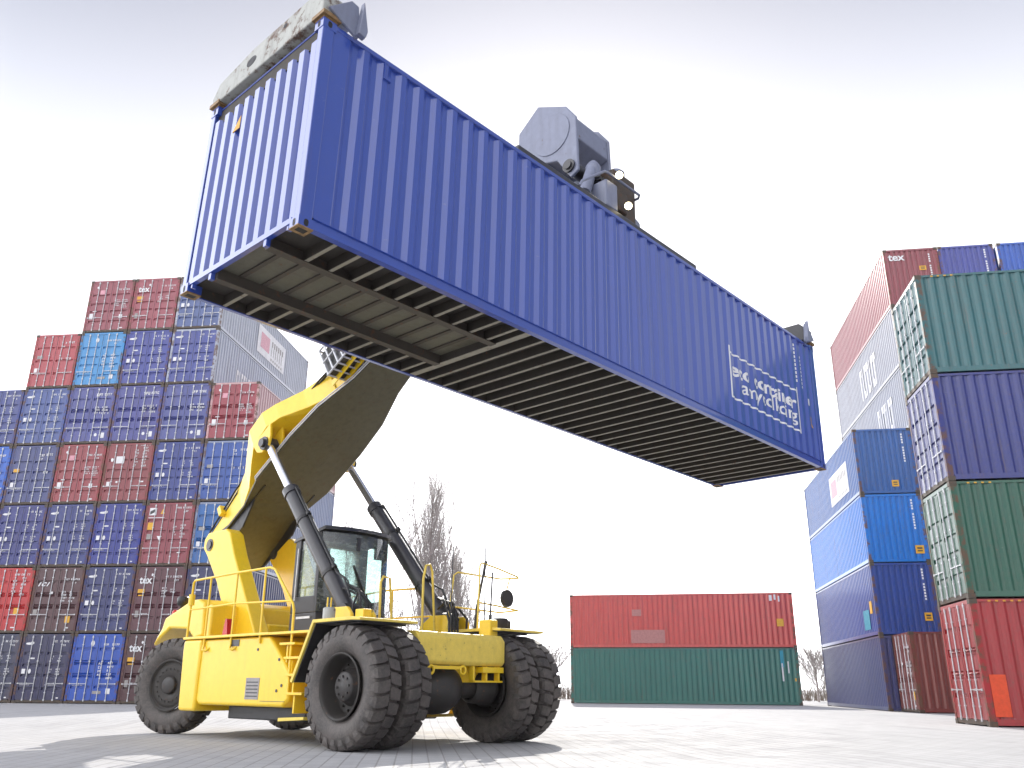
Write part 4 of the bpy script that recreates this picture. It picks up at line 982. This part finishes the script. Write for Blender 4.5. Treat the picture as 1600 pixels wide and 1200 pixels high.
# spreader: built in the frame of the lifted container, then parented to the machine
S_M=(Matrix.Translation(ST_O)@Matrix.Rotation(R(ST_H-90),4,'Z')).inverted()@(A_M@Matrix.Translation((HL/2,HW/2,0)))
def spart(mb,name,mat,par=None,bevel=0):
    o=mb.build(name,mat,par or st,bevel=bevel)
    if par is None: o.matrix_local=S_M
    return o
m=MB(); m.box(-2.62,2.1,-.92,.92,HH+.14,HH+.38); m.box(-2.3,1.8,-.6,.6,HH+.38,HH+.62); spart(m,'spreader_frame',M['steel'],bevel=.02)
m=MB(); m.box(-1.0,1.0,-.95,-.90,HH+.10,HH+.16); m.box(-2.4,1.9,-.945,-.925,HH+.20,HH+.25); spart(m,'spreader_pipes',M['hose'])
for s in (-1,1):
    m=MB(); x0,x1=sorted((s*2.0,s*(HL/2-.3))); 
    for y in (-.42,.18): m.box(x0,x1,y,y+.24,HH+.16,HH+.44)
    spart(m,'telescopic_beam',M['spread'],bevel=.01)
    m=MB(); x0,x1=sorted((s*(HL/2+.02),s*(HL/2-.36)))
    m.prism([(-HW/2+.02,HH+.05),(HW/2-.02,HH+.05),(HW/2-.0,HH+.16),(HW/2-.14,HH+.34),(.3,HH+.44),(-HW/2+.1,HH+.44),(-HW/2,HH+.34)],'x',x0,x1)
    ef=spart(m,'end_frame',M['spread'] if s<0 else M['steel'],bevel=.015)
    m=MB(); xx=s*(HL/2+.0205); q=[(.30+.11*math.cos(t*math.pi/10),HH+.25+.065*math.sin(t*math.pi/10)) for t in range(20)]
    m.prism(q,'x',xx-.002,xx+.002); q=[(-.42+.04*math.cos(t*math.pi/6),HH+.35+.03*math.sin(t*math.pi/6)) for t in range(12)]; m.prism(q,'x',xx-.002,xx+.002); m.build('lightening_hole',M['gasket'],ef)
    m=MB(); x0,x1=sorted((s*(HL/2-.1),s*(HL/2-.26))); m.box(x0,x1,-.12,.06,HH+.44,HH+.56); m.build('frame_block',M['steel'],ef)
    for sy in (-1,1):
        m=MB(); x0,x1=sorted((s*(HL/2+.03),s*(HL/2-.21))); y0,y1=sorted((sy*(HW/2+.03),sy*(HW/2-.20)))
        m.box(x0,x1,y0,y1,HH+.025,HH+.075); m.box(x0+.03,x1-.03,y0+.03,y1-.03,HH+.003,HH+.025); m.build('twistlock',M['brass'],ef)
        m=MB(); y=sy*(HW/2+.035)
        if sy<0:
            xa=s*(HL/2)
            m.prism([(xa-s*.02,HH+.12),(xa-s*.42,HH-.06),(xa-s*.46,HH-.02),(xa-s*.40,HH+.38),(xa-s*.30,HH+.40)],'y',y-.02,y+.02); m.prism([(xa-s*.38,HH-.05),(xa-s*.48,HH-.06),(xa-s*.50,HH+.04),(xa-s*.42,HH+.42)],'y',y-.10,y-.021)
            m.build('guide_flap',M['greyboom'],ef,bevel=.01)
m=MB(); m.lathe([(HH+.62,.62),(HH+.70,.62),(HH+.70,.50),(HH+1.0,.46)],28,axis='z',c=(.05,.0,0)); m.cyl((.05,0,HH+.98),(.05,0,HH+1.35),.30,n=16); spart(m,'rotator',M['greyboom'])
m=MB()
for s in (-1,1):
    for y in (-.45,.35):
        m.prism([(.55,HH+.40),(1.15,HH+.40),(1.05,HH+.95),(.75,HH+1.05)] if s>0 else [(-.75,HH+.4),(-.45,HH+.4),(-.3,HH+.9),(-.5,HH+.9)],'y',y,y+.10)
spart(m,'rotator_lugs',M['greyboom'],bevel=.015)
for s in (-1,1):
    m=MB(); m.cyl((-.75,s*.62,HH+.62),(-.45,s*.55,HH+1.25),.10,n=14); m.cyl((-.45,s*.55,HH+1.25),(-.38,s*.53,HH+1.42),.06,n=12); spart(m,'damping_cylinder',M['greyboom'])
m=MB()
for k in range(5): m.tube([(-.6+.1*k,-.5,HH+1.0),(-.5+.09*k,-.75,HH+1.0),(-.35+.08*k,-.80,HH+.75),(-.2+.05*k,-.7,HH+.40)],.022,6)
spart(m,'spreader_hoses',M['hose'])
m=MB(); m.box(-.56,-.26,-.92,-.60,HH+.38,HH+.86); spart(m,'control_cabinet',M['greyboom'],bevel=.02)
m=MB(); m.box(-.20,.42,-.80,-.30,HH+.38,HH+1.30); m.box(-.16,.10,-.86,-.30,HH+.5,HH+.9); spart(m,'valve_block',M['cast'],bevel=.03)
m=MB(); m.lathe([(HH+1.30,.15),(HH+1.42,.15),(HH+1.47,.10),(HH+1.47,0)],16,axis='z',c=(.12,-.62,0)); m.lathe([(HH+1.05,.12),(HH+1.30,.13),(HH+1.38,.08),(HH+1.39,0)],16,axis='z',c=(-.42,-.55,0)); spart(m,'accumulator',M['greyboom'])
m=MB()
rails(m,[(-1.25,-.92,HH+.38),(-1.18,-.92,HH+.50),(-.60,-.92,HH+.97),(-.50,-.92,HH+.99),(.36,-.92,HH+.99),(.42,-.86,HH+.985),(.42,-.3,HH+.97)],.022); spart(m,'spreader_rail',M['greyboom'])
for x,z in ((-.30,HH+1.02),(-.07,HH+.55)):
    m=MB(); m.lathe([(.0,.075),(.08,.07),(.12,.0)],14,axis='x',c=(0,0,0)); o=m.build('work_lamp',M['steel'],st); o.matrix_local=S_M@Matrix.Translation((x,-.99,z))@Matrix.Rotation(R(38),4,'Z')@Matrix.Rotation(R(-33),4,'Y')
    m=MB(); m.lathe([(-.012,.0),(-.01,.045),(.0,.06)],14,axis='x'); m.build('lens',M['lamp'],o)
for x in (2.7,5.0):   # clips that stand up above the roof rail
    m=MB(); m.box(x,x+.12,-.46,-.40,HH+.44,HH+.50); spart(m,'beam_clip',M['steel'])

# ------------------------------------------------------------------ bare trees and brush behind
def bare_tree(name,x,y,h,spread,nl,seed,label,group,upright=.9,tr=.16,stems=0,base=0.0):
    rr=random.Random(seed); t=MB(); c=MB()
    root=empty(name,(x,y,base)); tag(root,label,'tree' if 'tree' in name or 'poplar' in name else 'bush',group)
    tp=[]; p=Vector((0,0,0)); n=9
    for i in range(n+1):
        tp.append(p.copy()); p=p+Vector((rr.uniform(-.05,.05)*h/14,rr.uniform(-.05,.05)*h/14,h/n))
    t.tube(tp,[tr*(1-.94*i/n)+.008 for i in range(n+1)],6)
    def branch(p,d,L,r,lev):
        pts=[p.copy()]; rs=[r]; k=5
        for i in range(k):
            d=(d+Vector((rr.uniform(-.12,.12),rr.uniform(-.12,.12),.16*upright))).normalized(); p=p+d*L/k; pts.append(p.copy()); rs.append(max(r*(1-(i+1)/k*.8),.010))
            if lev<2:
                for q in range(2 if lev==0 else 1):
                    if rr.random()<.95:
                        a=rr.uniform(0,6.28); dd=(d*.9+Vector((math.cos(a),math.sin(a),.35))*.5).normalized()
                        branch(p,dd,L*rr.uniform(.28,.5),max(r*.5,.013),lev+1)
        (t if lev==0 else c).tube(pts,rs,4 if lev==0 else 3,cap=False)
    for i in range(nl):
        f=.10+.85*(i/nl); k=min(int(f*n),n-1); p=tp[k].lerp(tp[k+1],f*n-k)
        a=rr.uniform(0,6.28); el=upright; d=Vector((math.cos(a)*(1-el*.75),math.sin(a)*(1-el*.75),.4+el*.7)).normalized()
        L=spread*(1.25-.9*f)*rr.uniform(.7,1.15)
        branch(p,d,L,tr*.34*(1.1-f),0)
    for i in range(stems):   # columnar habit: long leaders standing almost upright
        f=rr.uniform(.03,.3); k=min(int(f*n),n-1); p=tp[k].lerp(tp[k+1],f*n-k); a=6.283*i/stems+rr.uniform(-.3,.3)
        dd=Vector((math.cos(a)*.26,math.sin(a)*.26,1)).normalized(); L=h*rr.uniform(.45,.72); q=p.copy()
        branch(p,dd,L,tr*.42,0)
        for j in range(5):
            q=p+dd*L*(.25+.14*j); a2=rr.uniform(0,6.28); branch(q,Vector((math.cos(a2)*.5,math.sin(a2)*.5,.9)).normalized(),L*.22,tr*.14,1)
    t.build('trunk',M['bark'],root); c.build('crown',M['twig'],root)
    return root
GT='bare trees beyond the yard'
bare_tree('bare_poplar',-6.0,63,14.4,5.4,54,5,'tallest bare poplar rising right of the dark lift cylinder',GT,.92,.17,12)
bare_tree('bare_poplar',-4.0,66,9.5,4.2,40,8,'shorter bare poplar right beside the tallest one',GT,.9,.12,7)
bare_tree('bare_tree',-12.2,64,12.6,4.5,11,12,'thin sparse tree showing above the cab roof',GT,.85,.10)
bare_tree('bare_tree',-2.6,64,6.3,2.6,18,15,'small bare tree behind the mirror guard rails',GT,.8,.10)
bare_tree('bare_tree',-8.3,60,6.2,2.8,20,18,'dark bare tree right beside the cab windscreen',GT,.55,.12)
bare_tree('bare_tree',-7.0,61,5.4,2.6,18,21,'low bare tree between the cab and the far lift cylinder',GT,.5,.10)
GB='leafless bushes beyond the yard'
bare_tree('bare_bush',2.9,66,3.2,2.4,26,31,'leafless bush showing left of the green container',GB,.4,.07)
bare_tree('bare_bush',1.6,68,3.0,2.2,24,33,'low leafless bush just behind the front right tyres',GB,.35,.06)
bare_tree('bare_bush',21.2,62,2.9,2.2,28,35,'leafless bush in the gap right of the green container',GB,.4,.07)
bare_tree('bare_bush',22.6,61,3.1,2.2,28,37,'leafless bush touching the foot of the indigo grey container',GB,.35,.06)
def brush(x0,x1,y0,y1,n,seed):
    rr=random.Random(seed); m=MB()
    for i in range(n):
        x,y=rr.uniform(x0,x1),rr.uniform(y0,y1); h=rr.uniform(.4,1.5); a=rr.uniform(0,6.28)
        m.tube([(x,y,0),(x+.2*math.cos(a)*h,y+.2*math.sin(a)*h,h*.6),(x+.5*math.cos(a)*h,y+.5*math.sin(a)*h,h)],[.02,.014,.006],3,cap=False)
    o=m.build('undergrowth',M['brush']); tag(o,'dry undergrowth along the far edge of the yard','undergrowth',None,'stuff')
brush(-14,30,66,74,2600,44)

# ------------------------------------------------------------------ air
def haze():
    m=bpy.data.materials.new('haze_air'); m.use_nodes=True; nt=m.node_tree; nt.nodes.clear()
    o=nt.nodes.new('ShaderNodeOutputMaterial'); v=nt.nodes.new('ShaderNodeVolumePrincipled')
    v.inputs['Color'].default_value=(.96,.97,1,1); v.inputs['Density'].default_value=.0003; v.inputs['Anisotropy'].default_value=.45
    nt.links.new(v.outputs[0],o.inputs['Volume'])
    b=MB(); b.box(-1600,1600,-400,1900,-1.2,24)
    tag(b.build('haze',m),kind='stuff')
haze()
# ------------------------------------------------------------------ light
SUN_EL,SUN_AZ=30.0,3.0     # azimuth measured from +Y towards +X
w=bpy.data.worlds.new('World'); scene.world=w; w.use_nodes=True; nt=w.node_tree; nt.nodes.clear()
out=nt.nodes.new('ShaderNodeOutputWorld'); bg=nt.nodes.new('ShaderNodeBackground'); sky=nt.nodes.new('ShaderNodeTexSky')
sky.sky_type='NISHITA'; sky.sun_disc=False; sky.sun_elevation=R(SUN_EL); sky.sun_rotation=R(SUN_AZ); sky.air_density=1.0; sky.dust_density=6.0; sky.ozone_density=1.0; sky.altitude=50
hs=nt.nodes.new('ShaderNodeHueSaturation'); hs.inputs['Saturation'].default_value=.55
gm=nt.nodes.new('ShaderNodeGamma'); gm.inputs[1].default_value=.5   # haze evens the sky out
nt.links.new(sky.outputs[0],hs.inputs['Color']); nt.links.new(hs.outputs[0],gm.inputs[0]); nt.links.new(gm.outputs[0],bg.inputs['Color']); bg.inputs['Strength'].default_value=.08
# even veil added to the sky for ambient fill, clearer blue overhead in front
tc=nt.nodes.new('ShaderNodeTexCoord'); dp=nt.nodes.new('ShaderNodeVectorMath'); dp.operation='DOT_PRODUCT'
nt.links.new(tc.outputs['Generated'],dp.inputs[0]); el,az=R(72),R(-4); dp.inputs[1].default_value=(math.sin(az)*math.cos(el),math.cos(az)*math.cos(el),math.sin(el))
mr=nt.nodes.new('ShaderNodeMapRange'); mr.interpolation_type='SMOOTHSTEP'
for i,x in enumerate((.45,.98,0,1)): mr.inputs[i+1].default_value=x
nt.links.new(dp.outputs['Value'],mr.inputs[0])
mc=nt.nodes.new('ShaderNodeMix'); mc.data_type='RGBA'; mc.inputs[6].default_value=(.16,.18,.25,1); mc.inputs[7].default_value=(.035,.055,.135,1); nt.links.new(mr.outputs[0],mc.inputs[0])
d2=nt.nodes.new('ShaderNodeVectorMath'); d2.operation='DOT_PRODUCT'; nt.links.new(tc.outputs['Generated'],d2.inputs[0])
el,az=R(14),R(-88); d2.inputs[1].default_value=(math.sin(az)*math.cos(el),math.cos(az)*math.cos(el),math.sin(el))   # bright lobe added off to the left for reflections on the corrugation
m2=nt.nodes.new('ShaderNodeMapRange'); m2.interpolation_type='SMOOTHSTEP'
for i,x in enumerate((.62,.97,0,1)): m2.inputs[i+1].default_value=x
nt.links.new(d2.outputs['Value'],m2.inputs[0])
bk=nt.nodes.new('ShaderNodeMix'); bk.data_type='RGBA'; bk.inputs[6].default_value=(0,0,0,1); bk.inputs[7].default_value=(1.75,1.75,1.8,1); nt.links.new(m2.outputs[0],bk.inputs[0])
d4=nt.nodes.new('ShaderNodeVectorMath'); d4.operation='DOT_PRODUCT'; nt.links.new(tc.outputs['Generated'],d4.inputs[0])
el,az=R(28),R(197); d4.inputs[1].default_value=(math.sin(az)*math.cos(el),math.cos(az)*math.cos(el),math.sin(el))   # bright lobe added behind the viewer to fill shaded faces
m4=nt.nodes.new('ShaderNodeMapRange'); m4.interpolation_type='SMOOTHSTEP'
for i,x in enumerate((.2,.95,0,1)): m4.inputs[i+1].default_value=x
nt.links.new(d4.outputs['Value'],m4.inputs[0])
b4=nt.nodes.new('ShaderNodeMix'); b4.data_type='RGBA'; b4.inputs[6].default_value=(0,0,0,1); b4.inputs[7].default_value=(1.0,.985,.97,1); nt.links.new(m4.outputs[0],b4.inputs[0])
s4=nt.nodes.new('ShaderNodeMix'); s4.data_type='RGBA'; s4.blend_type='ADD'; s4.inputs[0].default_value=1; nt.links.new(mc.outputs[2],s4.inputs[6]); nt.links.new(b4.outputs[2],s4.inputs[7])
sm=nt.nodes.new('ShaderNodeMix'); sm.data_type='RGBA'; sm.blend_type='ADD'; sm.inputs[0].default_value=1; nt.links.new(s4.outputs[2],sm.inputs[6]); nt.links.new(bk.outputs[2],sm.inputs[7])
sx=nt.nodes.new('ShaderNodeSeparateXYZ'); nt.links.new(tc.outputs['Generated'],sx.inputs[0])
mz=nt.nodes.new('ShaderNodeMapRange'); pw=nt.nodes.new('ShaderNodeMath'); pw.operation='POWER'; pw.inputs[1].default_value=1.7
for i,x in enumerate((.05,.82,1,0)): mz.inputs[i+1].default_value=x
nt.links.new(sx.outputs['Z'],mz.inputs[0])
my=nt.nodes.new('ShaderNodeMapRange'); my.interpolation_type='SMOOTHSTEP'
for i,x in enumerate((.1,.7,0,1)): my.inputs[i+1].default_value=x
nt.links.new(sx.outputs['Y'],my.inputs[0])
mm_=nt.nodes.new('ShaderNodeMath'); mm_.operation='MULTIPLY'; nt.links.new(mz.outputs[0],pw.inputs[0]); nt.links.new(pw.outputs[0],mm_.inputs[0]); nt.links.new(my.outputs[0],mm_.inputs[1])
hz=nt.nodes.new('ShaderNodeMix'); hz.data_type='RGBA'; hz.inputs[6].default_value=(0,0,0,1); hz.inputs[7].default_value=(2.1,2.11,2.14,1); nt.links.new(mm_.outputs[0],hz.inputs[0])   # bright haze low under the sun
s3=nt.nodes.new('ShaderNodeMix'); s3.data_type='RGBA'; s3.blend_type='ADD'; s3.inputs[0].default_value=1; nt.links.new(sm.outputs[2],s3.inputs[6]); nt.links.new(hz.outputs[2],s3.inputs[7])
veil=nt.nodes.new('ShaderNodeBackground'); nt.links.new(s3.outputs[2],veil.inputs['Color']); veil.inputs['Strength'].default_value=1.0
ad=nt.nodes.new('ShaderNodeAddShader'); nt.links.new(bg.outputs[0],ad.inputs[0]); nt.links.new(veil.outputs[0],ad.inputs[1]); nt.links.new(ad.outputs[0],out.inputs[0])
sl=bpy.data.lights.new('sun','SUN'); sl.energy=4.2; sl.angle=R(.5); sl.color=(1,.95,.87)
so=bpy.data.objects.new('sun',sl); COL.objects.link(so)
dirv=Vector((math.sin(R(SUN_AZ))*math.cos(R(SUN_EL)),math.cos(R(SUN_AZ))*math.cos(R(SUN_EL)),math.sin(R(SUN_EL))))
so.rotation_euler=dirv.to_track_quat('Z','Y').to_euler(); so.location=dirv*60
scene.view_settings.view_transform='Standard'; scene.view_settings.look='None'; scene.view_settings.exposure=.48; scene.view_settings.gamma=1
scene.render.engine='CYCLES'
try:
    scene.cycles.max_bounces=6; scene.cycles.transparent_max_bounces=12; scene.cycles.use_denoising=True; scene.cycles.sample_clamp_indirect=8
except Exception: pass
